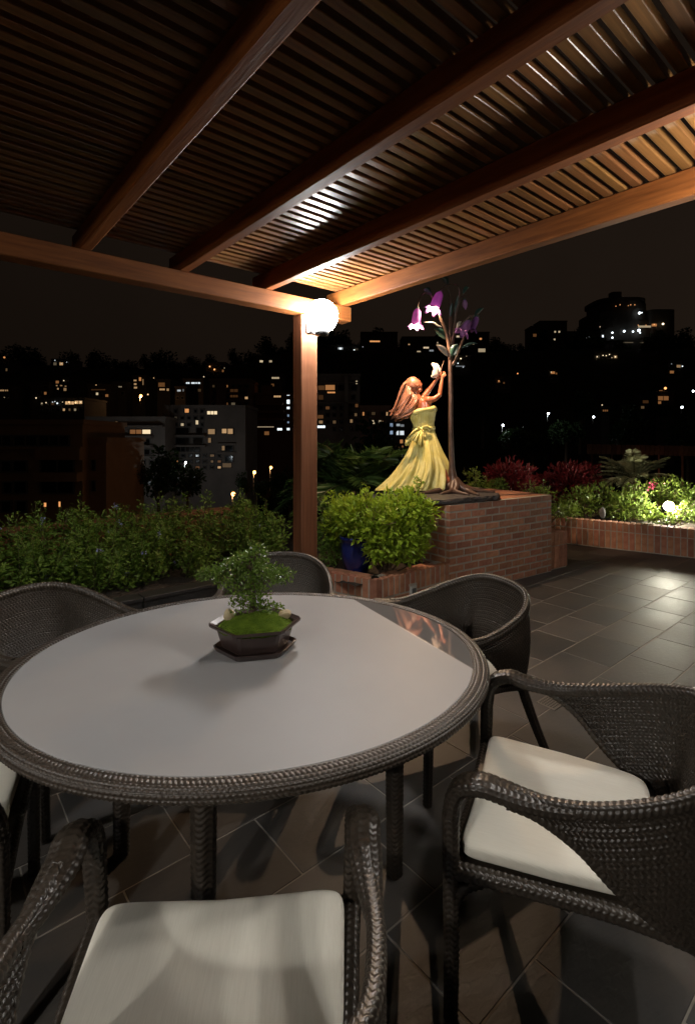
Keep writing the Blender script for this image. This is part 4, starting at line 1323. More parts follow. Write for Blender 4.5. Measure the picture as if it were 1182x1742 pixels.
tulip(S(710, 524, TD - 0.13), S(706.5, 557, TD - 0.15), 0.047, TULP, BULB)
tulip(S(749, 496, TD - 0.13), S(736, 529, TD - 0.18), 0.052, TULV, BULB2)
tulip(S(799, 545, TD - 0.1), S(785, 567, TD - 0.12), 0.044, TULP, None)
tulip(S(812, 538, TD), S(801, 562, TD + 0.02), 0.036, TULV, None)
tulip(S(789.5, 509, TD + 0.08), S(791.5, 527, TD + 0.08), 0.030, TULP, None, True)


def metal_leaf(base, tip, w, mtl, sag=0.02):
    base, tip = np.asarray(base), np.asarray(tip)
    d = tip - base; L = np.linalg.norm(d); d /= L
    s_ = np.cross(d, FWD * 0.8 + UP * 0.35); s_ /= np.linalg.norm(s_); n_ = np.cross(s_, d)
    q = np.linspace(0, 1, 12); wd = np.sin(PI * q ** 0.8) * w / 2 + 0.001
    V = []
    for k in range(12):
        c_ = base + d * L * q[k] + UP * (sag * math.sin(PI * q[k]))
        V += [c_ - s_ * wd[k] + n_ * wd[k] * 0.4, c_, c_ + s_ * wd[k] + n_ * wd[k] * 0.4]
    F = []
    for k in range(11):
        for j in range(2): F.append((k * 3 + j, k * 3 + j + 1, k * 3 + 4 + j, k * 3 + 3 + j))
    o = add('leaf', V, F, mtl, tree, True)
    m_ = o.modifiers.new('thick', 'SOLIDIFY'); m_.thickness = 0.005; m_.offset = 0
    return o


for b_, t_, w_, m_ in (((760, 578, TD), (738, 559, TD - 0.1), 0.075, LEAFM), ((763, 607, TD), (742, 587, TD - 0.08), 0.06, TENDRIL), ((768, 607, TD - 0.03), (778, 585, TD - 0.10), 0.08, LEAFM),
                       ((785, 592, TD + 0.04), (812, 584, TD), 0.03, LEAFM), ((787, 500, TD), (797, 488, TD), 0.04, LEAFM), ((733, 502, TD - 0.12), (720, 492, TD - 0.15), 0.065, LEAFM),
                       ((762, 484, TD), (752, 470, TD - 0.05), 0.06, LEAFM), ((806, 540, TD), (822, 524, TD), 0.045, LEAFM), ((766, 540, TD), (769, 515, TD - 0.05), 0.04, LEAFM),
                       ((773, 534, TD), (781, 500, TD - 0.05), 0.035, LEAFM), ((776, 560, TD), (784, 547, TD - 0.06), 0.03, TENDRIL)):
    metal_leaf(S(*b_), S(*t_), w_, m_)
MB().tube(spline([S(751, 556, TD - 0.08), S(744, 554, TD - 0.1), S(737, 549, TD - 0.12), S(728, 548.5, TD - 0.13), S(720.5, 548, TD - 0.13)], 20), [0.005, 0.009, 0.008, 0.007, 0.003], 7).build('tendril', TENDRIL, tree, True)

# ================================================================== PLANTS
HEDGE_L = leafmat('hedge_leaf', (0.075, 0.145, 0.018), (0.165, 0.265, 0.038), rough=0.5, transl=0.25, scale=14)
BRIGHT_L = leafmat('bright_shrub_leaf', (0.22, 0.34, 0.024), (0.38, 0.50, 0.045), rough=0.42, transl=0.3, scale=12)
LIME_L = leafmat('lime_shrub_leaf', (0.09, 0.15, 0.02), (0.19, 0.25, 0.04), rough=0.45, transl=0.3, scale=10)
DARK_L = leafmat('dark_tree_leaf', (0.018, 0.040, 0.010), (0.040, 0.075, 0.018), rough=0.6, transl=0.2, scale=2)
RED_L = leafmat('red_shrub_leaf', (0.085, 0.007, 0.010), (0.17, 0.016, 0.020), rough=0.45, transl=0.3, scale=10)
PALM_L = leafmat('palm_leaf', (0.024, 0.055, 0.012), (0.055, 0.10, 0.022), rough=0.4, transl=0.2, scale=6)
CYC_L = leafmat('cycad_leaf', (0.20, 0.22, 0.11), (0.36, 0.36, 0.20), rough=0.45, transl=0.2, scale=6)
STEM = mat('green_stem', (0.05, 0.07, 0.02), rough=0.7, col2=(0.09, 0.07, 0.03), scale=20)
TWIG = mat('brown_twig', (0.07, 0.045, 0.025), rough=0.9, col2=(0.14, 0.09, 0.05), scale=20)
BLUE_F = mat('pale_blue_petal', (0.28, 0.30, 0.62), rough=0.6, transl=0.3)
PINK_F = mat('pink_petal', (0.6, 0.05, 0.16), rough=0.6, transl=0.3)


def sprigs(bases, tips, per, lsize, wratio, start=0.2, spread=0.05, rng=RNG, side=0):
    """leafy shoots: returns leaf positions, directions, sizes and stem meshes"""
    P, D, L = [], [], []; mb = MB()
    for b_, t_ in zip(bases, tips):
        mid = (b_ + t_) / 2 + rng.normal(size=3) * 0.03
        C_ = spline([b_, mid, t_], 14)
        mb.tube(C_, [0.004, 0.003, 0.0012], 5, False)
        n = int(per * rng.uniform(0.7, 1.3))
        q = start + (1 - start) * rng.random(n) ** 0.85
        q = np.clip(q, 0, 0.999) * 13; i = q.astype(int); f_ = (q - i)[:, None]
        pos = C_[i] * (1 - f_) + C_[i + 1] * f_
        ax = t_ - b_; ax /= np.linalg.norm(ax)
        az = rng.uniform(0, 2 * PI, n); fr = frame_from(ax)
        rad = np.cos(az)[:, None] * fr[:, 0] + np.sin(az)[:, None] * fr[:, 1]
        env = np.sin(PI * np.clip(q / 13, 0.02, 0.985)) ** 0.6
        pos = pos + rad * (spread * rng.random(n) ** 0.7 * env)[:, None]
        P.append(pos); D.append(rad * 0.9 + ax * rng.uniform(0.0, 0.7, (n, 1)) + rng.normal(size=(n, 3)) * 0.25)
        L.append(lsize * rng.uniform(0.6, 1.2, n) * np.where(q / 13 > 0.9, 0.6, 1.0))
    return np.vstack(P), np.vstack(D), np.concatenate(L), mb


# ---- long hedge
hedge = thing('hedge', 'dense green flowering hedge behind the granite ledge', 'hedge', (0.9, 4.7, 0.25))
n = 330
bx = RNG.uniform(-1.0, 2.85, n); by = 4.36 + 0.86 * RNG.random(n)
bases = np.c_[bx, by, np.full(n, 0.25)]
hgt = 0.27 + 0.40 * ((by - 4.36) / 0.86) ** 0.7 + RNG.normal(size=n) * 0.05 + 0.10 * (RNG.random(n) > 0.8)
tips = bases + np.c_[RNG.normal(size=n) * 0.07, -0.12 + RNG.normal(size=n) * 0.07, hgt]
P_, D_, L_, mb = sprigs(bases, tips, 110, 0.050, 0.4, 0.05, 0.085)
mb.build('stems', STEM, hedge)
add('foliage', *leaf_mesh(P_, D_, L_, L_ * 0.40, 0.15), HEDGE_L, hedge)
fp, fd_ = [], []
for k in range(34):
    c_ = P_[RNG.integers(len(P_))] + np.array([0, -0.05, 0.03])
    for j in range(14):
        d = RNG.normal(size=3); d[2] = abs(d[2]); fp.append(c_ + RNG.normal(size=3) * 0.012); fd_.append(d)
add('blossoms', *leaf_mesh(fp, fd_, 0.016, 0.013, 0.1), BLUE_F, hedge)

# ---- bright shrub in the corner planter, with its blue pot
pc = at(607, 930, 4.66) * [1, 1, 0]
bp = thing('blue_pot', 'dark blue glazed pot half hidden by the bright shrub in the planter', 'pot', pc + UP * 0.27)
MB().lathe([(0.001, 0.27), (0.09, 0.27), (0.115, 0.30), (0.145, 0.42), (0.150, 0.52), (0.142, 0.575), (0.158, 0.585), (0.160, 0.61), (0.148, 0.612), (0.140, 0.59), (0.001, 0.58)], pc, 36).build(
    'pot_body', mat('blue_glaze', (0.008, 0.012, 0.085), rough=0.15, col2=(0.016, 0.025, 0.15), scale=6, spec=0.7), bp, True)
MB().lathe([(0.001, 0.5815), (0.141, 0.5815)], pc, 24).build('pot_soil', SOIL, bp)


def shrub(name, label, cat, base, blobs, n, lsize, wr, lm, group=None, twigs=26, shoots=0, up=0.35, seed=1, shell=0.5):
    g = np.random.default_rng(seed)
    t = thing(name, label, cat, base, 0.0, group)
    vol = np.array([r[0] * r[1] * r[2] for c, r in blobs]) ** (2 / 3); vol /= vol.sum()
    P, D = [], []; mb = MB(); base = np.asarray(base)
    for (c, r), f_ in zip(blobs, vol):
        c = np.asarray(c); r = np.asarray(r); k = int(n * f_)
        q = g.normal(size=(k, 3)); q /= np.linalg.norm(q, axis=1)[:, None]
        bumps = 1 + 0.16 * np.sin(q[:, 0] * 9 + c[0] * 7) * np.sin(q[:, 1] * 8 + 1) + 0.12 * np.sin(q[:, 2] * 11 + c[1] * 5)
        q2 = q * (g.random((k, 1)) ** (1 / (1 + 5 * shell))) * bumps[:, None]
        P.append(c + q2[:, :1] * r[0] * RGT + q2[:, 1:2] * r[1] * FWD + q2[:, 2:] * r[2] * UP)
        d = q + g.normal(size=(k, 3)) * 0.6; d[:, 2] += up
        D.append(d[:, :1] * RGT + d[:, 1:2] * FWD + d[:, 2:] * UP)
        for j in range(max(3, int(twigs * f_))):
            e = P[-1][g.integers(k)]
            mb.tube(spline([base + g.normal(size=3) * [0.03, 0.03, 0], (base + e) / 2 + g.normal(size=3) * 0.05, e], 7), [0.008, 0.005, 0.002], 5, False)
    P = np.vstack(P); D = np.vstack(D); L = lsize * g.uniform(0.55, 1.25, len(P))
    parts = [leaf_mesh(P, D, L, L * wr, 0.18, 0.1, g)]
    if shoots:
        idx = g.integers(0, len(P), shoots); top = P[idx]
        top = top[top[:, 2] > np.median(P[:, 2])]
        sp_, sd_, sl_, smb = sprigs(top, top + np.c_[g.normal(size=(len(top), 2)) * 0.05, g.uniform(0.05, 0.16, len(top))], 16, lsize * 0.8, wr, 0.1, lsize * 0.2, g)
        parts.append(leaf_mesh(sp_, sd_, sl_, sl_ * wr, 0.18, 0.1, g))
        mb.put(smb.V, smb.F)
    mb.build('stems', TWIG, t)
    add('foliage', *merge(parts), lm, t)
    return t


shrub('green_shrub', 'bright green leafy shrub spilling over the brick corner planter', 'shrub', at(655, 965, 4.6) * [1, 1, 0] + UP * 0.27,
      [(at(668, 895, 4.46), (0.28, 0.26, 0.26)), (at(703, 886, 4.58), (0.19, 0.22, 0.25)), (at(686, 926, 4.46), (0.21, 0.18, 0.15)), (at(645, 928, 4.42), (0.13, 0.14, 0.16)), (at(622, 882, 4.6), (0.24, 0.25, 0.20)), (at(592, 878, 4.8), (0.20, 0.2, 0.17)), (at(572, 900, 4.9), (0.13, 0.15, 0.15)), (at(695, 868, 4.5), (0.24, 0.2, 0.13))],
      5400, 0.060, 0.52, BRIGHT_L, shoots=90, seed=4)
shrub('dark_shrub', 'darker small-leaved shrub between the wooden post and the blue pot', 'shrub', at(565, 960, 5.0) * [1, 1, 0] + UP * 0.27,
      [(at(565, 900, 4.95), (0.16, 0.18, 0.28)), (at(590, 880, 5.1), (0.2, 0.2, 0.22)), (at(560, 940, 4.85), (0.10, 0.12, 0.12))], 2600, 0.034, 0.45, HEDGE_L, shoots=30, seed=6)


def frond(base, dirv, L, drop, nleaf, ll, lw, rng, mb, P, D, Ls, Ws, lift=0.5, vee=0.5):
    q = np.linspace(0, 1, 16)
    dirv = dirv / np.linalg.norm(dirv)
    h = np.array([dirv[0], dirv[1], 0]); h /= np.linalg.norm(h) + 1e-9
    C_ = base + (h * 1.0)[None] * (q * L * math.cos(lift))[:, None] + UP * (q * L * math.sin(lift) - drop * q ** 2.2 * L)[:, None]
    mb.tube(C_, [0.009, 0.006, 0.002], 5, False)
    s_ = np.cross(UP, h)
    for k in range(nleaf):
        t_ = 0.12 + 0.87 * k / nleaf
        i = min(14, int(t_ * 15)); f_ = t_ * 15 - i
        p = C_[i] * (1 - f_) + C_[i + 1] * f_; tg = C_[i + 1] - C_[i]; tg /= np.linalg.norm(tg)
        for sg in (-1, 1):
            P.append(p); D.append(s_ * sg * 0.9 + tg * 0.75 + UP * (vee * 0.6 - 0.25) + rng.normal(size=3) * 0.06)
            Ls.append(ll * (math.sin(PI * (0.12 + 0.8 * t_)) ** 0.7)); Ws.append(lw)


def palm(name, label, cat, base, nf, L, ll, lw, lm, seed, lift=(0.1, 1.3), drop=0.55, nleaf=26, trunk=0.3, tr=0.06, group=None):
    g = np.random.default_rng(seed); t = thing(name, label, cat, base, 0, group)
    MB().tube([base, base + UP * trunk * 0.5, base + UP * trunk], [tr * 1.2, tr, tr * 0.8], 10).build('trunk', TWIG, t, True)
    mb = MB(); P, D, Ls, Ws = [], [], [], []
    for k in range(nf):
        a_ = 2 * PI * k / nf * 1.618 * 3 + g.normal() * 0.2
        frond(base + UP * trunk, np.array([math.cos(a_), math.sin(a_), 0]), L * g.uniform(0.75, 1.1), drop * g.uniform(0.6, 1.2), nleaf, ll, lw, g, mb, P, D, Ls, Ws, g.uniform(*lift))
    mb.build('frond_ribs', STEM, t)
    add('fronds', *leaf_mesh(P, D, np.array(Ls), np.array(Ws), 0.1, 0.15, g), lm, t)
    return t


palm('palm', 'green feathery palm behind the wooden post, left of the statue', 'palm', at(598, 850, 6.3) * [1, 1, 0] + UP * 0.25, 26, 1.15, 0.34, 0.022, PALM_L, 3, nleaf=34, trunk=0.60, lift=(0.2, 1.35), drop=0.45)
palm('cycad', 'pale green cycad rosette behind the lit garden shrubs', 'cycad', at(1078, 845, 8.3) * [1, 1, 0] + UP * 0.28, 34, 0.72, 0.17, 0.022, CYC_L, 9, lift=(0.15, 1.2), drop=0.35, nleaf=30, trunk=0.55, tr=0.09)

shrub('red_shrub', 'dark red leafy shrub directly behind the brick pedestal', 'shrub', at(870, 880, 7.4) * [1, 1, 0] + UP * 0.25,
      [(at(870, 820, 7.4), (0.30, 0.3, 0.30)), (at(885, 835, 7.3), (0.16, 0.2, 0.22)), (at(850, 812, 7.5), (0.2, 0.2, 0.18))], 1500, 0.10, 0.34, RED_L, twigs=14, seed=11, up=0.6)
shrub('red_shrub', 'dark red leafy shrub to the right of the pedestal, before the cycad', 'shrub', at(970, 880, 8.0) * [1, 1, 0] + UP * 0.25,
      [(at(965, 825, 8.0), (0.34, 0.3, 0.34)), (at(995, 820, 8.1), (0.22, 0.2, 0.28)), (at(930, 830, 8.0), (0.22, 0.2, 0.22))], 1700, 0.10, 0.34, RED_L, twigs=14, seed=12, up=0.6)
shrub('variegated_shrub', 'small yellow green shrub peeping over the pedestal by the tree roots', 'shrub', at(826, 880, 7.0) * [1, 1, 0] + UP * 0.25,
      [(at(826, 833, 7.0), (0.24, 0.2, 0.12)), (at(848, 828, 7.1), (0.14, 0.14, 0.12)), (at(806, 815, 7.2), (0.10, 0.1, 0.14))], 900, 0.045, 0.5, LIME_L, twigs=16, seed=13, shoots=20)
shrub('variegated_shrub', 'low sprawling white-flecked shrub behind the pedestal\'s right end', 'shrub', at(925, 890, 7.0) * [1, 1, 0] + UP * 0.25,
      [(at(915, 838, 7.0), (0.22, 0.2, 0.06)), (at(950, 870, 6.9), (0.16, 0.2, 0.10))], 420, 0.04, 0.5, LIME_L, twigs=20, seed=14, shoots=20)
for (x, y, D), bl, sd, lab in (
        ((985, 885, 7.5), [((985, 855, 7.5), (0.26, 0.25, 0.20)), ((1020, 850, 7.6), (0.28, 0.25, 0.22)), ((965, 868, 7.3), (0.16, 0.2, 0.12))], 15, 'rounded green shrub at the left end of the garden wall'),
        ((1078, 885, 7.5), [((1075, 855, 7.5), (0.24, 0.22, 0.22)), ((1050, 865, 7.4), (0.18, 0.2, 0.16)), ((1095, 870, 7.3), (0.14, 0.15, 0.13))], 16, 'leggy green shrub just left of the garden spotlight'),
        ((1140, 880, 7.7), [((1135, 835, 7.6), (0.30, 0.25, 0.20)), ((1160, 850, 7.7), (0.22, 0.2, 0.22)), ((1110, 838, 7.6), (0.22, 0.2, 0.16))], 17, 'yellow green shrub glowing above the garden spotlight'),
        ((1136, 892, 6.9), [((1128, 884, 6.88), (0.16, 0.07, 0.06)), ((1146, 880, 6.9), (0.10, 0.06, 0.07)), ((1108, 876, 6.92), (0.09, 0.08, 0.10)), ((1165, 872, 6.95), (0.09, 0.08, 0.12))], 19, 'sparse low shrub right in front of the garden spotlight'),
        ((1190, 885, 7.3), [((1188, 860, 7.3), (0.20, 0.2, 0.26)), ((1215, 850, 7.4), (0.26, 0.25, 0.30))], 18, 'green shrub at the right picture edge beside the spotlight')):
    shrub('garden_shrub', lab, 'shrub', at(x, y, D) * [1, 1, 0] + UP * 0.28, [(at(*c), r) for c, r in bl], 420 if sd == 19 else 1500, 0.055, 0.5, LIME_L, 'shrubs behind the garden wall', seed=sd, shoots=30, twigs=30)
fp = [at(1108, 828, 7.4) + RNG.normal(size=3) * 0.03 for _ in range(24)]
pf = thing('flower_cluster', 'small pink flower cluster among the garden shrubs', 'flower', at(1108, 828, 7.4))
add('petals', *leaf_mesh(fp, RNG.normal(size=(24, 3)), 0.035, 0.028, 0.1), PINK_F, pf)
rockm = mat('grey_stone', (0.14, 0.135, 0.125), rough=0.85, col2=(0.25, 0.24, 0.22), scale=20, bump=0.5, bscale=30)
rk = thing('garden_stone', 'pointed grey stone among the shrubs behind the garden wall', 'stone', at(1024, 880, 6.95) * [1, 1, 0] + UP * 0.28)
rock('stone_body', at(1024, 873, 6.95), (0.04, 0.04, 0.085), rockm, rk, 8)

# ---- garden spotlight
sp = at(1136, 861, 7.12)
spot = thing('garden_spotlight', 'bright white garden spotlight glaring among the shrubs on the wall', 'spotlight', sp * [1, 1, 0] + UP * 0.28)
aim = -(RGT * 0.35 + FWD * 1.0) + UP * 0.10
aim /= np.linalg.norm(aim)
MB().lathe([(0.001, -0.07), (0.04, -0.07), (0.055, -0.045), (0.062, -0.015), (0.064, -0.010), (0.056, -0.012), (0.050, -0.035), (0.001, -0.04)], sp, 24, aim).build('housing', METAL_DK, spot, True)
MB().ball(sp + aim * 0.035, 0.062, 14, 8).build('bulb', mat('spot_bulb', (1, 1, 1), emit=(1.0, 0.94, 0.74), estr=SPOT_STRENGTH), spot, True)
MB().tube([sp * [1, 1, 0] + UP * 0.26 - aim * 0.05, sp - aim * 0.05], 0.010, 8).build('stake', METAL_DK, spot, True)

# ================================================================== CITY
PLASTER = mat('orange_plaster', (0.30, 0.18, 0.10), rough=0.9, col2=(0.38, 0.23, 0.13), scale=0.5)
CONCR = mat('grey_render', (0.20, 0.17, 0.15), rough=0.9, col2=(0.28, 0.24, 0.21), scale=0.4)
BROWNR = mat('brown_render', (0.22, 0.12, 0.08), rough=0.9, col2=(0.28, 0.16, 0.11), scale=0.4)
DARKR = mat('dark_render', (0.05, 0.045, 0.04), rough=0.9, col2=(0.08, 0.07, 0.06), scale=0.4)
WFRAME = mat('window_frame', (0.12, 0.11, 0.10), rough=0.6)
PANE_D = mat('dark_pane', (0.006, 0.007, 0.009), rough=0.1, spec=0.5)
PANES = {}


def pane(kind, k=1.0):
    key = (kind, round(k, 2))
    if key not in PANES:
        c = dict(w=(1.0, 0.60, 0.28), o=(1.0, 0.42, 0.14), c=(0.85, 0.95, 1.0), b=(0.45, 0.62, 0.85), y=(1.0, 0.78, 0.48))[kind]
        PANES[key] = mat('lit_pane_' + kind, (0.1, 0.1, 0.1), emit=c, estr=k * 0.75, noemitlight=True)
    return PANES[key]


def building(name, label, x0, x1, ytop, D, mtl, wins, deep=None, base=None, yaw=0.0, parapet=True, group=None, extra=(), grid=()):
    """block whose front stands D metres off between picture columns x0..x1; windows (x0,x1,y0,y1,kind,strength)"""
    W = (x1 - x0) / 865 * D; ztop = CAMH + (746 - ytop) / 865 * D
    mid = lf(((x0 + x1) / 2 - 591) / 865 * D, D)
    zb = base if base is not None else float(terrain_height(np.array(((x0 + x1) / 2 - 591) / 865 * D), np.array(D + 4.0))) - 3
    deep = deep or max(8.0, W * 0.6)
    rz = math.atan2(RGT[1], RGT[0]) + yaw
    t = thing(name, label, 'building', (mid[0], mid[1], zb), rz, group)
    MB().box((0, deep / 2, (ztop - zb) / 2), (W, deep, ztop - zb)).build('wall', mtl, t, local=True)
    if parapet: MB().box((0, deep / 2, ztop - zb + 0.2), (W + 0.3, deep + 0.3, 0.4)).build('roof', mtl, t, local=True)
    k_ = D / 865
    for wx0, wx1, wy0, wy1, kind, st in wins:
        cx = ((wx0 + wx1) / 2 - (x0 + x1) / 2) * k_; cz = (746 - (wy0 + wy1) / 2) * k_ + CAMH - zb
        ww, wh = (wx1 - wx0) * k_, (wy1 - wy0) * k_
        fw = min(0.12, ww * 0.15, wh * 0.15)
        m = MB()
        for sx in (-1, 1): m.box((cx + sx * (ww / 2 + fw / 2), -0.06, cz), (fw, 0.16, wh + 2 * fw))
        for sz in (-1, 1): m.box((cx, -0.06, cz + sz * (wh / 2 + fw / 2)), (ww, 0.16, fw))
        if ww > 2.2 * wh:
            for i in range(1, int(ww / wh)): m.box((cx - ww / 2 + ww * i / int(ww / wh), -0.06, cz), (fw * 0.8, 0.15, wh))
        f_ = m.build('window', WFRAME, t, local=True)
        MB().box((cx, -0.02, cz), (ww, 0.06, wh)).build('pane', PANE_D if kind == 'd' else pane(kind, st), f_, local=True)
    gw_ = np.random.default_rng(int(abs(x0 * 7 + ytop)))
    for gx0, gx1, nx, gy0, gy1, ny in grid:          # plain rows of windows, a few of them lit
        for i in range(nx):
            for j in range(ny):
                wx = gx0 + (gx1 - gx0) * (i + 0.5) / nx; wy = gy0 + (gy1 - gy0) * (j + 0.5) / ny
                if any(a_ - 5 < wx < b_ + 5 and c_ - 4 < wy < d_ + 4 for a_, b_, c_, d_, _, _ in wins): continue
                hw, hh = (gx1 - gx0) / nx * gw_.uniform(0.22, 0.34), (gy1 - gy0) / ny * 0.26
                cx = (wx - (x0 + x1) / 2) * k_; cz = (746 - wy) * k_ + CAMH - zb
                m = MB()
                for sx in (-1, 1): m.box((cx + sx * hw * k_, -0.05, cz), (0.12, 0.14, 2 * hh * k_ + 0.24))
                for sz in (-1, 1): m.box((cx, -0.05, cz + sz * hh * k_), (2 * hw * k_, 0.14, 0.12))
                f_ = m.build('window', WFRAME, t, local=True)
                lit = gw_.random() < 0.22
                MB().box((cx, -0.01, cz), (2 * hw * k_ - 0.12, 0.05, 2 * hh * k_ - 0.12)).build('pane', pane(gw_.choice(['w', 'o', 'y']), float(gw_.choice([0.05, 0.12, 0.3, 0.6]))) if lit else PANE_D, f_, local=True)
    for (bx0, bx1, by0, by1, pr, nm) in extra:      # balconies, bands, piers
        cx = ((bx0 + bx1) / 2 - (x0 + x1) / 2) * k_; cz = (746 - (by0 + by1) / 2) * k_ + CAMH - zb
        MB().box((cx, -pr / 2, cz), ((bx1 - bx0) * k_, pr, (by1 - by0) * k_)).build(nm, mtl, t, local=True)
    return t


building('apartment_building', 'orange brown apartment block with dark windows at the left edge', -70, 141, 722, 42, PLASTER,
         [(-40, 20, 742, 757, 'd', 0), (26, 64, 742, 757, 'd', 0), (69, 118, 742, 757, 'd', 0), (-40, 0, 784, 802, 'd', 0), (5, 20, 785, 801, 'd', 0), (25, 46, 785, 801, 'd', 0), (72, 126, 783, 803, 'd', 0), (8, 22, 821, 838, 'd', 0), (26, 46, 820, 838, 'd', 0), (72, 126, 819, 838, 'd', 0), (76, 81, 855, 862, 'o', 1.2), (101, 105, 853, 862, 'o', 1.2), (5, 20, 853, 870, 'd', 0), (30, 46, 853, 870, 'd', 0)],
         extra=[(-70, 141, 760, 764, 0.35, 'band'), (66, 141, 803, 818, 0.9, 'balcony'), (66, 141, 764, 782, 0.5, 'balcony')])
building('apartment_wing', 'lower orange brown wing to the right of the left-edge block', 141.5, 181, 752, 43, PLASTER, [(158, 163, 783, 800, 'd', 0), (158, 163, 818, 835, 'd', 0)], parapet=True)
building('apartment_building', 'grey block with a row of lit windows left of centre, behind the hedge', 148, 281, 714, 64, CONCR,
         [(165, 174, 731, 738, 'y', 1.2), (184, 189, 731, 738, 'w', 0.25), (206, 212, 731, 738, 'c', 0.9), (222, 242, 731, 738, 'o', 0.25), (243, 257, 731, 738, 'y', 1.3), (188, 202, 763, 771, 'o', 0.5), (222, 230, 792, 799, 'w', 0.45), (186, 205, 820, 830, 'c', 0.08), (216, 258, 819, 824, 'c', 0.12), (197, 201, 717, 723, 'w', 0.2), (165, 200, 747, 755, 'd', 0), (210, 255, 747, 755, 'd', 0), (210, 255, 765, 773, 'd', 0)],
         extra=[(160, 281, 724, 727, 1.0, 'band'), (160, 262, 741, 745, 1.0, 'balcony'), (160, 262, 757, 761, 1.0, 'balcony'), (160, 262, 775, 779, 1.0, 'balcony')], grid=[(160, 278, 9, 780, 818, 3)])
building('apartment_building', 'tall dark block with scattered warm windows and a pale pier at its right', 281.5, 420, 694, 68, CONCR,
         [(315, 322, 695.5, 702, 'o', 0.9), (353, 370, 699.5, 705, 'y', 1.3), (333.5, 338, 715, 722, 'y', 0.9), (354.5, 366, 730, 738.5, 'w', 0.35), (378, 386, 729.5, 737, 'w', 0.6), (388, 396.5, 729.5, 738, 'w', 0.5), (409, 416.5, 700.5, 707, 'y', 0.18), (354.5, 359.5, 745, 753, 'w', 0.22), (378, 383, 758.5, 766, 'w', 0.25), (384, 396, 776, 785, 'd', 0), (379, 394, 788, 795, 'w', 0.10), (300, 322, 728, 738, 'd', 0), (300, 322, 745, 755, 'd', 0), (330, 345, 745, 755, 'd', 0), (335, 345, 728, 738, 'd', 0), (384, 396, 758, 767, 'd', 0), (300, 340, 760, 768, 'd', 0)],
         extra=[(405, 420, 690, 800, 0.9, 'pier'), (283, 291, 690, 790, 0.9, 'pier'), (300, 352, 740, 743, 1.0, 'balcony'), (300, 352, 757, 760, 1.0, 'balcony'), (370, 404, 754, 757, 0.8, 'balcony'), (370, 404, 769, 772, 0.8, 'balcony')], grid=[(294, 350, 5, 694, 728, 3), (294, 404, 9, 770, 800, 3)])
building('apartment_building', 'dim rear block rising above the pale pier, near the wooden post', 357, 426, 648, 92, BROWNR,
         [(392, 405, 662, 667, 'o', 0.05), (392, 405, 672, 676, 'o', 0.06), (364, 380, 664, 672, 'd', 0), (408, 420, 664, 672, 'd', 0)], extra=[(388, 408, 668, 670, 1.0, 'balcony'), (388, 408, 680, 682, 1.0, 'balcony'), (370, 386, 654, 700, 0.8, 'pier')], grid=[(358, 425, 6, 652, 692, 4)])
building('terraced_building', 'terraced block with pale balcony bands just left of the post', 434, 494, 672, 96, BROWNR,
         [(446, 462, 657, 669, 'o', 0.55), (466, 478, 673, 676, 'w', 0.7), (488, 493, 668.5, 673, 'c', 1.6), (488, 493, 680, 687, 'c', 1.8), (488, 493, 692, 696, 'c', 1.6), (489, 492, 705, 709, 'b', 0.5), (489, 492, 717, 720, 'b', 0.5), (472, 480, 728.5, 732, 'c', 2.5), (488, 493, 728, 732, 'c', 1.5), (438, 466, 725.5, 727, 'y', 0.5), (450, 458, 734, 740, 'o', 0.2)],
         extra=[(438, 482, 686, 690, 1.6, 'balcony'), (438, 484, 699, 703, 1.6, 'balcony'), (438, 486, 711, 715, 1.6, 'balcony'), (444, 464, 655, 672, 0.12, 'penthouse')])
building('tower_block', 'grey tower with one glowing pink window just right of the post', 536, 612, 640, 84, CONCR,
         [(541, 552, 656, 663.5, 'o', 0.10), (553.5, 569.5, 655, 663.5, 'o', 0.45), (557, 570, 666.5, 669, 'o', 1.0), (541, 550, 672, 680, 'o', 0.05), (598, 604, 672, 680, 'd', 0), (597, 606, 655, 664, 'd', 0), (575, 585, 655, 664, 'd', 0), (540, 553, 724, 728, 'c', 2.0), (540, 550, 706, 712, 'o', 0.12), (603, 607, 703, 708, 'w', 0.15)],
         extra=[(536, 612, 650, 652, 0.5, 'band'), (586, 592, 640, 715, 0.8, 'pier'), (536, 612, 684, 687, 0.8, 'balcony')], grid=[(540, 586, 4, 688, 736, 4), (593, 611, 2, 644, 736, 7)])
building('apartment_building', 'low brown block with two lit windows behind the palm and statue', 612.5, 664, 694, 80, BROWNR,
         [(631, 637, 715, 721, 'y', 0.9), (644, 648, 715, 721, 'y', 0.5), (649, 652, 716, 721, 'w', 0.2), (632, 638, 701, 706, 'w', 0.06)], extra=[(612.5, 664, 726, 729, 0.8, 'balcony'), (612.5, 664, 740, 744, 0.8, 'balcony')], grid=[(614, 662, 6, 697, 711, 1), (614, 662, 6, 729, 741, 1)])
building('glass_building', 'dark glass building with columns of bluish lit windows left of the yellow dress', 658, 712, 712, 76, DARKR,
         [(663, 668, 720 + 12.8 * k, 726 + 12.8 * k, 'b', s_) for k, s_ in enumerate((0.5, 0.7, 0.55, 0.45, 0.3))] +
         [(674, 680, 721, 725, 'c', 0.5), (681, 687, 722, 726, 'c', 0.25), (674, 678, 733, 740, 'c', 1.0), (680, 687, 733, 740, 'c', 1.1), (680, 685, 748, 754, 'o', 0.5), (673, 679, 757, 761, 'o', 0.25), (683, 686, 758, 761, 'o', 0.25), (680, 684, 770, 778, 'c', 0.8), (674, 678, 770, 775, 'c', 0.2), (674, 692, 784, 788, 'o', 0.8)])
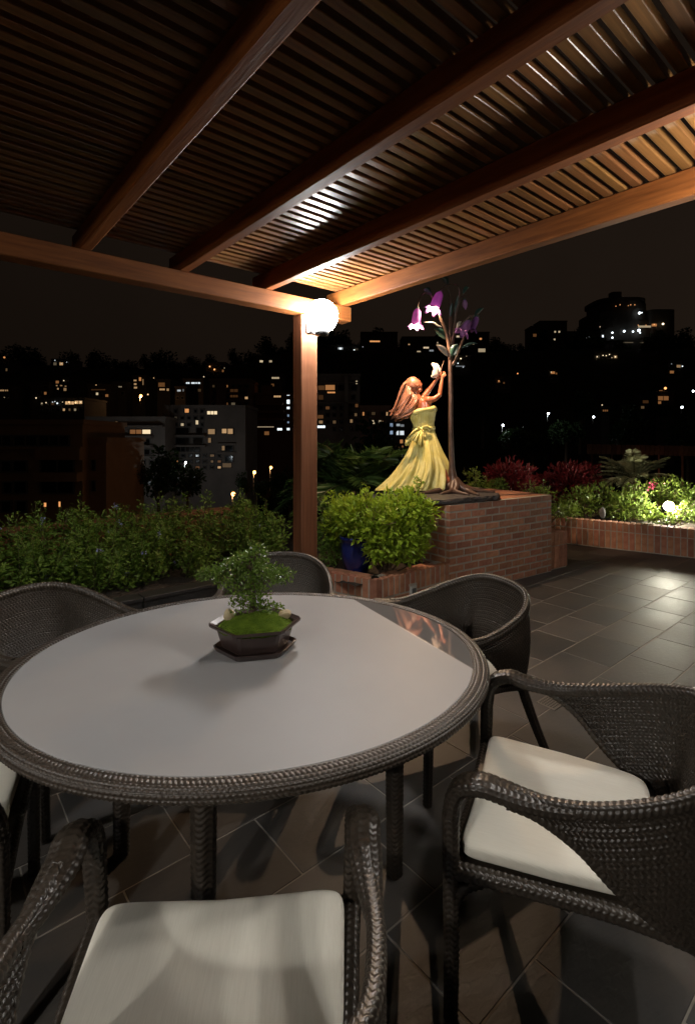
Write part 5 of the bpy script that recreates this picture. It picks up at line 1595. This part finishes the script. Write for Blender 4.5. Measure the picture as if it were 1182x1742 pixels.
# hill top buildings
building('hilltop_building', 'dark flat hilltop building above and left of the statue\'s flowers', 614, 676, 566, 205, DARKR, [(629, 646, 579.5, 582, 'o', 1.2), (599, 604, 592, 596, 'c', 0.01)], base=10)
building('hilltop_building', 'dark hilltop building with yellow windows behind the flower lamps', 684, 745, 574, 205, DARKR,
         [(694, 697, 585, 587, 'w', 0.6), (720, 729, 590, 593, 'y', 0.9), (709, 715, 597, 599, 'y', 0.7), (743, 744.9, 582, 584, 'y', 0.8), (710, 714, 604, 606, 'w', 0.25), (698, 701, 604, 606, 'c', 0.8), (730, 737, 595, 598, 'c', 0.35)], base=10)
building('hilltop_building', 'wide dark hilltop block with amber windows right of the flower lamps', 746, 832, 566, 210, DARKR,
         [(776, 781, 571, 574, 'y', 0.8), (815, 819, 575, 578, 'o', 0.9), (803, 806, 584, 586, 'y', 0.8), (813, 825, 593, 599, 'y', 0.45), (816, 820, 601, 605, 'w', 0.6), (790, 795, 588, 590, 'c', 0.3)], base=10)
building('hilltop_building', 'small dark hilltop block between the statue and the large tower', 903, 946, 556, 225, DARKR,
         [(906, 912, 568, 573, 'o', 0.12), (910, 913, 582, 585, 'w', 0.8), (915, 919, 580, 584, 'o', 0.8), (942, 945, 563, 566, 'y', 0.6), (941, 944, 576, 579, 'y', 0.6)], base=10, parapet=True)
building('hilltop_building', 'stepped upper half of the small hilltop block, left of the large tower', 918, 964, 547, 229, DARKR, [(949, 952, 563, 566, 'y', 0.7)], base=10)
building('hilltop_building', 'long low dark hilltop building left of the large tower', 964, 1016, 565, 226, DARKR, [(991, 997, 572, 576, 'c', 2.2), (1023, 1026, 570, 574, 'c', 2), (1000, 1002, 573, 575, 'c', 0.5)], base=10)

# large rounded tower on the hill
TDp = 228.0


def tower_mesh(cx, hw, y0, y1, deep=1.0, n=40, sq=0.6):
    """rounded slab between picture rows y0 (top) and y1"""
    k_ = TDp / 865
    c = lf((cx - 591) * k_, TDp + hw * k_ * deep)
    V = []
    for y_ in (y1, y0):
        for t_ in np.linspace(0, 2 * PI, n, endpoint=False):
            ca, sa = math.cos(t_), math.sin(t_)
            V.append(c + RGT * hw * k_ * np.sign(ca) * abs(ca) ** sq + FWD * hw * k_ * deep * np.sign(sa) * abs(sa) ** sq + UP * (CAMH + (746 - y_) * k_))
    F = [(i, (i + 1) % n, n + (i + 1) % n, n + i) for i in range(n)] + [tuple(range(n - 1, -1, -1)), tuple(range(n, 2 * n))]
    return V, F


tw = thing('round_tower', 'large rounded terraced tower with white lights on the right hilltop', 'building', lf((1085 - 591) * TDp / 865, TDp, 20.0))
for cx, hw, y0, y1 in ((1090, 62, 578, 640), (1072, 55, 560, 576), (1068, 53, 545, 558), (1064, 48, 528, 543), (1068, 42, 514, 526), (1066, 43, 505, 511)):
    add('storey', *tower_mesh(cx, hw, y0, y1), DARKR, tw)
for cx, hw, y0, y1 in ((1068, 50, 575.5, 578.5), (1068, 48, 557.5, 560.5), (1064, 44, 542.5, 545.5), (1066, 38, 525.5, 528.5), (1066, 36, 510.5, 514.5)):
    add('floor_slab', *tower_mesh(cx, hw, y0, y1), DARKR, tw)
V, F = tower_mesh(1128, 23, 526, 640, 1.0, 40, 0.4); add('side_wing', V, F, DARKR, tw)
V, F = tower_mesh(1050, 9, 496, 506); add('roof_house', V, F, DARKR, tw)


def light_dot(parent, x, y, D, rpx, kind, st, name='lamp'):
    MB().ball(at(x, y, D), rpx * D / 865, 10, 6).build(name, pane(kind, st), parent)


for x, y, r, kd, st in ((1047, 521, 0.8, 'o', 1.2), (1054, 518.5, 0.8, 'o', 1.2), (1068, 520, 0.8, 'o', 0.9), (1072, 518.5, 0.9, 'o', 1.3), (1079, 518.5, 0.9, 'o', 1.3), (1087, 532.5, 2.0, 'c', 6), (1091, 532, 1.2, 'c', 2), (1041, 566, 1.6, 'c', 4), (1061, 563.5, 1.8, 'c', 5), (1076, 564, 1.6, 'c', 3.5), (1086, 562, 2.2, 'c', 6), (1088, 566, 1.3, 'c', 3), (1024, 572.5, 1.3, 'c', 3), (1041, 574.5, 1.6, 'c', 4), (1020, 556, 1.0, 'y', 0.6),
                        (1112, 552, 1.2, 'o', 1.5), (1127, 551, 1.7, 'y', 4), (1085, 553, 0.8, 'o', 1.2), (1098, 553, 0.8, 'o', 1.2)):
    light_dot(tw, x, y, TDp - 1.5, r, kd, st)
k_ = TDp / 865
MB().box((0, 0, 0), (0.1, 0.1, 0.1)).build('bracket', DARKR, tw)
for x0, x1, y0, y1, kd, st in ((1085, 1106, 554, 557, 'y', 0.45), (1057, 1076, 582, 583.2, 'y', 0.12), (1088, 1100, 582, 583.2, 'y', 0.1), (1108, 1116, 551, 555, 'o', 0.5)):
    p = at((x0 + x1) / 2, (y0 + y1) / 2, TDp - 1.3)
    MB().box(p, ((x1 - x0) * k_, 0.4, (y1 - y0) * k_), math.atan2(RGT[1], RGT[0])).build('window', pane(kd, st), tw)

# houses on the slopes, each with its lit windows and lamps
houses = [  # label, x0, x1, ytop, D, windows, dots
    ('small villa with a cluster of amber lamps below the large tower', 1010, 1052, 600, 190, [], [(1015, 607, 1, 'y', 1.6), (1025, 604.5, .9, 'y', 1.8), (1030.5, 605, .9, 'y', 1.6), (1036, 603, .9, 'y', 1.8), (1046, 607, 1.1, 'y', 2), (1040, 608.5, .7, 'y', 1.0), (1034, 615, 1, 'y', 1.8), (1013.5, 613, .7, 'y', .8), (1021, 625, 1.3, 'y', 2.2)]),
    ('hillside house with one amber lamp, left of the right street lamps', 842, 868, 642, 150, [(846, 850, 648, 651, 'o', .15), (855, 858, 650, 653, 'o', .1)], [(880, 635.5, 1.1, 'o', 1.6), (848, 648, 1.0, 'o', 1.3)]),
    ('hillside house with a small orange glow under the small hilltop block', 932, 950, 630, 160, [(936, 943, 632, 636, 'o', .5), (944, 947, 634, 637, 'o', .2)], [(937, 633, .8, 'y', 1.2)]),
    ('gabled house lit orange from below on the right slope', 1115, 1146, 668, 110, [(1118, 1136, 674, 681, 'o', .25), (1120, 1126, 664, 667, 'o', .3)], [(1131, 660.5, 2.0, 'o', 3.0)]),
    ('house with a faint orange wall in the dark right slope', 1086, 1108, 676, 112, [(1092, 1102, 681, 686, 'o', .05)], []),
    ('small house with an orange gable under the right slope lamps', 1021, 1036, 695, 95, [(1024, 1033, 697, 700, 'o', .2)], [(1023.5, 689, 1.0, 'y', 1.2)]),
    ('hillside apartment house with warm windows at the upper left', 52, 84, 652, 130, [], [(62, 677, 1.1, 'y', 1.6)]),
    ('block with lit windows near the left skyline', 92, 126, 643, 132, [(96, 99, 655, 657, 'w', .35), (103, 107, 655, 657, 'w', .3), (98, 101, 660, 663, 'w', .45), (109, 114, 660, 665, 'w', .3), (111, 114, 656, 658, 'w', .3)], [(109, 647.5, .9, 'y', 1.4)]),
    ('long low gallery with a row of shining white and amber lights at the left', 66, 144, 680, 88, [(112, 127, 683, 688, 'w', .9), (128, 141, 682, 687, 'w', .8)], [(72, 686, .8, 'y', 1.0), (79, 685, 1.0, 'y', 1.4), (90, 684, .9, 'c', 1.0), (98, 686, 1.3, 'c', 2.0), (94, 683, .8, 'c', 1.2), (118, 684, 1.3, 'w', 2.2), (129, 685, 1.4, 'w', 2.2), (138, 684, 1.0, 'y', 1.6), (107, 684, .8, 'y', .8)]),
    ('pale roofed long house on the left slope with small warm windows', 150, 188, 656, 118, [(164, 168, 668, 672, 'y', .8), (156, 180, 662, 664, 'o', .06)], [(164, 655, .8, 'w', 1.0)]),
    ('house with a thin row of yellow windows on the left slope', 190, 216, 652, 122, [(197, 208, 657, 659, 'y', .35)], []),
    ('narrow house with a ladder of warm windows left of centre', 226, 248, 641, 125, [(228, 233, 646, 648.5, 'w', .5), (228.5, 233, 652, 655, 'w', .5), (228.5, 234, 658, 661, 'w', .5), (237, 241, 642, 648, 'o', .6), (243, 245, 645, 655, 'w', .25)], [(252, 671, 1.2, 'w', 2.0)]),
    ('house with orange lit windows behind the tall dark block', 268, 290, 648, 120, [(270, 281, 651, 658, 'o', .14), (272, 281, 661, 664, 'w', .6), (284, 288, 661, 665, 'w', .4)], [(262, 643, .8, 'w', 1.0)]),
    ('dark house carrying a small illuminated white sign', 312, 346, 647, 116, [(317, 323, 650.3, 653, 'c', 1.3), (326, 332, 650.3, 653, 'c', 1.4), (333, 336, 650.3, 653, 'c', 1.1), (337, 341, 650.3, 653, 'c', 1.3)], [(347, 641, .9, 'y', 1.4)]),
    ('little house with a white lit window under the white sign', 298, 316, 660, 112, [(302, 308, 663, 666, 'c', .6), (311, 313.5, 662, 666, 'c', .15)], []),
    ('house high on the ridge with two bright orange lamps left of the post', 350, 384, 618, 175, [(378, 381, 629, 633, 'o', .2)], [(357, 623.5, 1.3, 'o', 2.0), (365, 628.5, 1.4, 'o', 2.4), (382, 626, .7, 'y', .7)]),
    ('ridge house with two yellow windows beside the lamp glare', 436, 474, 606, 185, [(442, 447.5, 613, 616.5, 'y', .8), (458, 463, 613, 616.5, 'y', .5)], [(460, 626.5, .9, 'y', 1.2), (438, 626, .6, 'y', .3)]),
    ('low house with a glowing amber strip left of the post', 458, 480, 638, 140, [(462.5, 475, 641.5, 644.5, 'y', .6)], []),
    ('hilltop house with two cold white lights right of the post', 560, 612, 588, 200, [(575, 583, 591, 595, 'c', .5)], [(579, 593, 1.5, 'c', 2.4), (602.5, 596, 1.5, 'c', 2.4), (617, 590, .7, 'c', .8), (541.5, 594, .7, 'y', .6)]),
    ('small house with amber lamps above the grey tower block', 566, 584, 640, 140, [(572, 582, 642, 645, 'o', .4)], [(543, 643.5, .9, 'w', 1.2), (554.5, 642.5, .9, 'w', 1.2)]),
    ('far left house with a pale window strip', -14, 20, 658, 128, [(1, 8, 663, 665.5, 'w', .45), (9, 15, 663, 665.5, 'w', .35)], [(8, 676, .8, 'y', .4)]),
    ('mast hut with a red lamp on the far left skyline', 2, 16, 612, 190, [], [(8, 608, 1.5, 'o', .9)]),
    ('ridge villa with three tiny white lamps at the upper left', 88, 122, 612, 190, [], [(94, 613, .9, 'c', .8), (105, 618.5, .6, 'c', .7), (114, 616, .7, 'c', .8)]),
    ('lamp-lit house hidden in the slope right of the flower tree', 772, 800, 606, 170, [(775, 790, 622, 624, 'c', .2)], [(783.5, 610, 1.2, 'y', 2.2), (778.7, 618, 1.1, 'c', 1.8), (787.5, 624.5, .9, 'c', 1.2), (793, 606, .6, 'y', .8)]),
    ('dark cottage with a faint white light low on the right slope', 1135, 1160, 616, 165, [], [(1141.5, 619, .7, 'c', .5), (1160, 623, 1.1, 'c', 1.8)]),
]
for lab, x0, x1, yt, D, wins, dots in houses:
    t = building('hillside_house', lab, x0, x1, yt, D, DARKR, wins, deep=8, group='houses on the dark slopes', grid=[(x0 + 1, x1 - 1, max(2, int((x1 - x0) / 9)), yt + 2, yt + 22, 2)])
    inv = None
    for x, y, r, kd, st in dots:
        p = at(x, y, D - 0.8); a_ = -t.rotation_euler.z
        q = p - np.array(t.location); c, s_ = math.cos(a_), math.sin(a_)
        q = np.array([q[0] * c - q[1] * s_, q[0] * s_ + q[1] * c, q[2]])
        MB().ball(q, r * D / 865, 10, 6).build('lamp', pane(kd, st), t, local=True)

# street lamps
SODIUM = mat('sodium_lamp', (1, 0.6, 0.3), emit=(1.0, 0.40, 0.09), estr=11)
SODIUM2 = mat('small_sodium_lamp', (1, 0.6, 0.3), emit=(1.0, 0.42, 0.10), estr=8)
COLDL = mat('cold_street_lamp', (0.9, 0.95, 1), emit=(0.85, 0.95, 1.0), estr=14)


def street_lamp(x, y, D, rpx, m, hpx, label, watts=0.0):
    p = at(x, y, D); k_ = D / 865
    t = thing('street_lamp', label, 'street lamp', (p[0], p[1], p[2] - hpx * k_), 0, 'street lamps below and across the valley')
    off = RGT * (-1.6 * k_)
    MB().tube([p + off - UP * hpx * k_, p + off - UP * 1 * k_, p + off + UP * 0.8 * k_], [0.9 * k_ * 0.5, 0.35 * k_, 0.3 * k_], 8).build('pole', mat('pole_paint', (0.25, 0.24, 0.22), rough=0.6) if 'pole_paint' not in bpy.data.materials else bpy.data.materials['pole_paint'], t)
    MB().bar(p + off + UP * 0.9 * k_, p + RGT * 0.8 * k_ + UP * 1.1 * k_, 0.8 * k_, 0.4 * k_).build('arm', bpy.data.materials['pole_paint'], t)
    MB().ball(p - UP * 0.4 * k_, rpx * k_, 14, 8).build('lamp_head', m, t, True)
    if watts:
        ld = bpy.data.lights.new('lamp_light', 'POINT'); ld.energy = watts; ld.shadow_soft_size = 0.15
        ld.color = (1.0, 0.52, 0.22) if m is not COLDL else (0.85, 0.95, 1.0)
        lo = bpy.data.objects.new('lamp_light', ld); COL.objects.link(lo); lo.parent = t
        lo.location = (p - UP * (rpx + 2.5) * k_) - np.array(t.location)
    return t


street_lamp(397, 840, 36, 3.4, SODIUM, 40, 'brightest orange street lamp, lowest of the three left of the post', 60)
street_lamp(433, 803, 46, 2.7, SODIUM, 40, 'middle orange street lamp of the three left of the post', 60)
street_lamp(461, 795, 50, 2.4, SODIUM2, 40, 'smaller orange street lamp nearest the post', 60)
street_lamp(855, 723, 62, 1.9, COLDL, 12, 'white street lamp just right of the flower tree trunk', 120)
street_lamp(932, 703, 70, 1.9, COLDL, 14, 'white street lamp second from the left on the dark right slope', 90)
street_lamp(1009, 709, 72, 1.7, COLDL, 12, 'white street lamp above the cycad on the dark right slope')
street_lamp(1159, 692.5, 80, 1.8, COLDL, 11, 'white street lamp near the right picture edge')
street_lamp(1178, 665, 90, 1.6, COLDL, 9, 'white street lamp cut by the right picture edge')
street_lamp(240, 673, 100, 2.3, SODIUM2, 10, 'orange street lamp below the ladder of warm windows', 500)
street_lamp(316, 786, 56, 1.5, COLDL, 14, 'white street lamp low in front of the tall dark block', 180)
street_lamp(200, 790, 54, 1.0, COLDL, 14, 'tiny white street lamp in front of the grey block', 150)

# palisade fence across the valley
fence = thing('board_fence', 'distant wooden board fence faintly lit, above the cycad', 'fence', at(1090, 770, 30))
FB = mat('fence_board', (0.20, 0.10, 0.06), rough=0.9, col2=(0.30, 0.16, 0.10), scale=3, rnd=0.35)
for k in range(26):
    x = 1002 + k * 8.2
    yy_ = 756 + (x - 1000) * 0.018
    p = at(x, yy_ + 8, 30); k_ = 30 / 865
    o = MB().box((0, 0, 0), (7.2 * k_, 0.04, 17 * k_ * random.uniform(0.93, 1.03)), math.atan2(RGT[1], RGT[0])).build('board', FB, fence, local=True)
    o.location = p - np.array(fence.location)
for yy_ in (759, 768):
    MB().bar(at(998, yy_, 30.06), at(1214, yy_ + 3.8, 30.06), 0.06, 0.10).build('rail', FB, fence)
for x in (1006, 1040, 1080, 1120, 1160, 1200):
    MB().tube([at(x, 762, 30.1) * [1, 1, 0] - UP * 7, at(x, 757, 30.1)], 0.06, 6).build('post', FB, fence)
fl = thing('fence_lamp', 'small hidden lamp shining on the distant board fence', 'lamp', at(1130, 826, 28.6))
MB().ball(at(1130, 822, 28.6), 0.07, 12, 8).build('bulb', mat('fence_bulb', (1, 1, 1), emit=(1.0, 0.5, 0.3), estr=25), fl, True)
MB().tube([at(1130, 830, 28.6) * [1, 1, 0] - UP * 7, at(1130, 824, 28.6)], 0.03, 6).build('stake', METAL_DK, fl)

# trees: ridge line, valley
def tree_proto(seed, rx, rz, n, leaf):
    g = np.random.default_rng(seed)
    cl = []
    for k in range(14):
        q = g.normal(size=3); q /= np.linalg.norm(q); q *= g.random() ** 0.4
        cl.append((q * [rx, rx, rz] * 0.75 + [0, 0, rz * 1.35], g.uniform(0.28, 0.5) * rx))
    P, D = [], []
    for c, r in cl:
        q = g.normal(size=(n // 14, 3)); q /= np.linalg.norm(q, axis=1)[:, None]; q *= g.random((len(q), 1)) ** 0.4
        P.append(c + q * r); D.append(q + g.normal(size=q.shape) * 0.6)
    P, D = np.vstack(P), np.vstack(D)
    crown = raw_mesh('crown', *leaf_mesh(P, D, leaf * g.uniform(0.6, 1.3, len(P)), leaf * 0.7 * g.uniform(0.6, 1.2, len(P)), 0.15, 0.1, g), DARK_L)
    mb = MB(); mb.tube([(0, 0, -rz * 1.2), (0.05 * rx, 0, 0), (0, 0.05 * rx, rz * 1.2)], [0.10 * rx, 0.07 * rx, 0.03 * rx], 7)
    for c, r in cl: mb.tube([(0, 0, rz * 0.4), np.array(c) * 0.6, c], [0.05 * rx, 0.03 * rx, 0.01 * rx], 5, False)
    trunk = raw_mesh('trunk', np.array(mb.V), mb.F, TWIG)
    return crown, trunk


protos = [tree_proto(s_, 1.0, rz, 900, 0.20) for s_, rz in ((1, 0.8), (2, 1.1), (3, 0.65))]


def plant_tree(p, r, k, label, group, name='tree', zs=1.0):
    t = thing(name, label, 'tree', p, 0, group)
    c, tr = protos[k]
    put('crown', c, t, (0, 0, 0), (0, 0, random.uniform(0, 6.28)), (r, r, r * zs))
    put('trunk', tr, t, (0, 0, 0), (0, 0, 0), (r, r, r * zs))
    return t


g = np.random.default_rng(77)
for k in range(74):
    x = -20 + k * 16.5 + g.normal() * 9
    D = 216 + g.uniform(-6, 10); lat = (x - 591) / 865 * D
    z = float(terrain_height(np.array(lat), np.array(D)))
    r_ = 2.0 + 4.6 * g.random() ** 1.6
    plant_tree(lf(lat, D, z - r_ * 0.75), r_, k % 3, 'dark tree silhouetted along the hill ridge', 'trees on the hill ridge', zs=g.uniform(0.7, 1.1))
for x, y, D, r, lab in ((268, 812, 52, 2.6, 'dark round tree in front of the tall dark block'), (232, 800, 50, 1.7, 'small dark tree in front of the grey block'), (318, 812, 52, 2.0, 'dark tree low between the tall block and the orange street lamps'),
                        (872, 733, 60, 1.9, 'tree lit orange beside the first white street lamp'), (962, 722, 72, 2.5, 'dim tree between the second and third white street lamps'), (905, 742, 58, 2.2, 'dark tree below the second white street lamp'),
                        (418, 826, 58, 1.2, 'small tree lit orange under the middle street lamp'), (452, 822, 60, 1.6, 'leafy tree under the smaller orange street lamp'), (492, 822, 26, 1.1, 'green tree beyond the hedge close to the post'),
                        (1130, 690, 104, 2.2, 'tree below the orange lit gabled house'), (1060, 735, 60, 2.6, 'dark tree above the distant board fence'), (1170, 735, 58, 3.0, 'dark tree at the right edge above the board fence'),
                        (640, 800, 22, 1.8, 'green tree below the terrace behind the palm'), (560, 790, 26, 2.0, 'green tree beyond the palm just right of the post'), (985, 700, 95, 3.0, 'dark tree in the middle of the right slope'), (820, 690, 110, 3.5, 'dark tree right of the flower tree on the slope')):
    p = at(x, y, D)
    plant_tree(p - UP * r * 1.35, r, int(x) % 3, lab, 'trees in the valley')
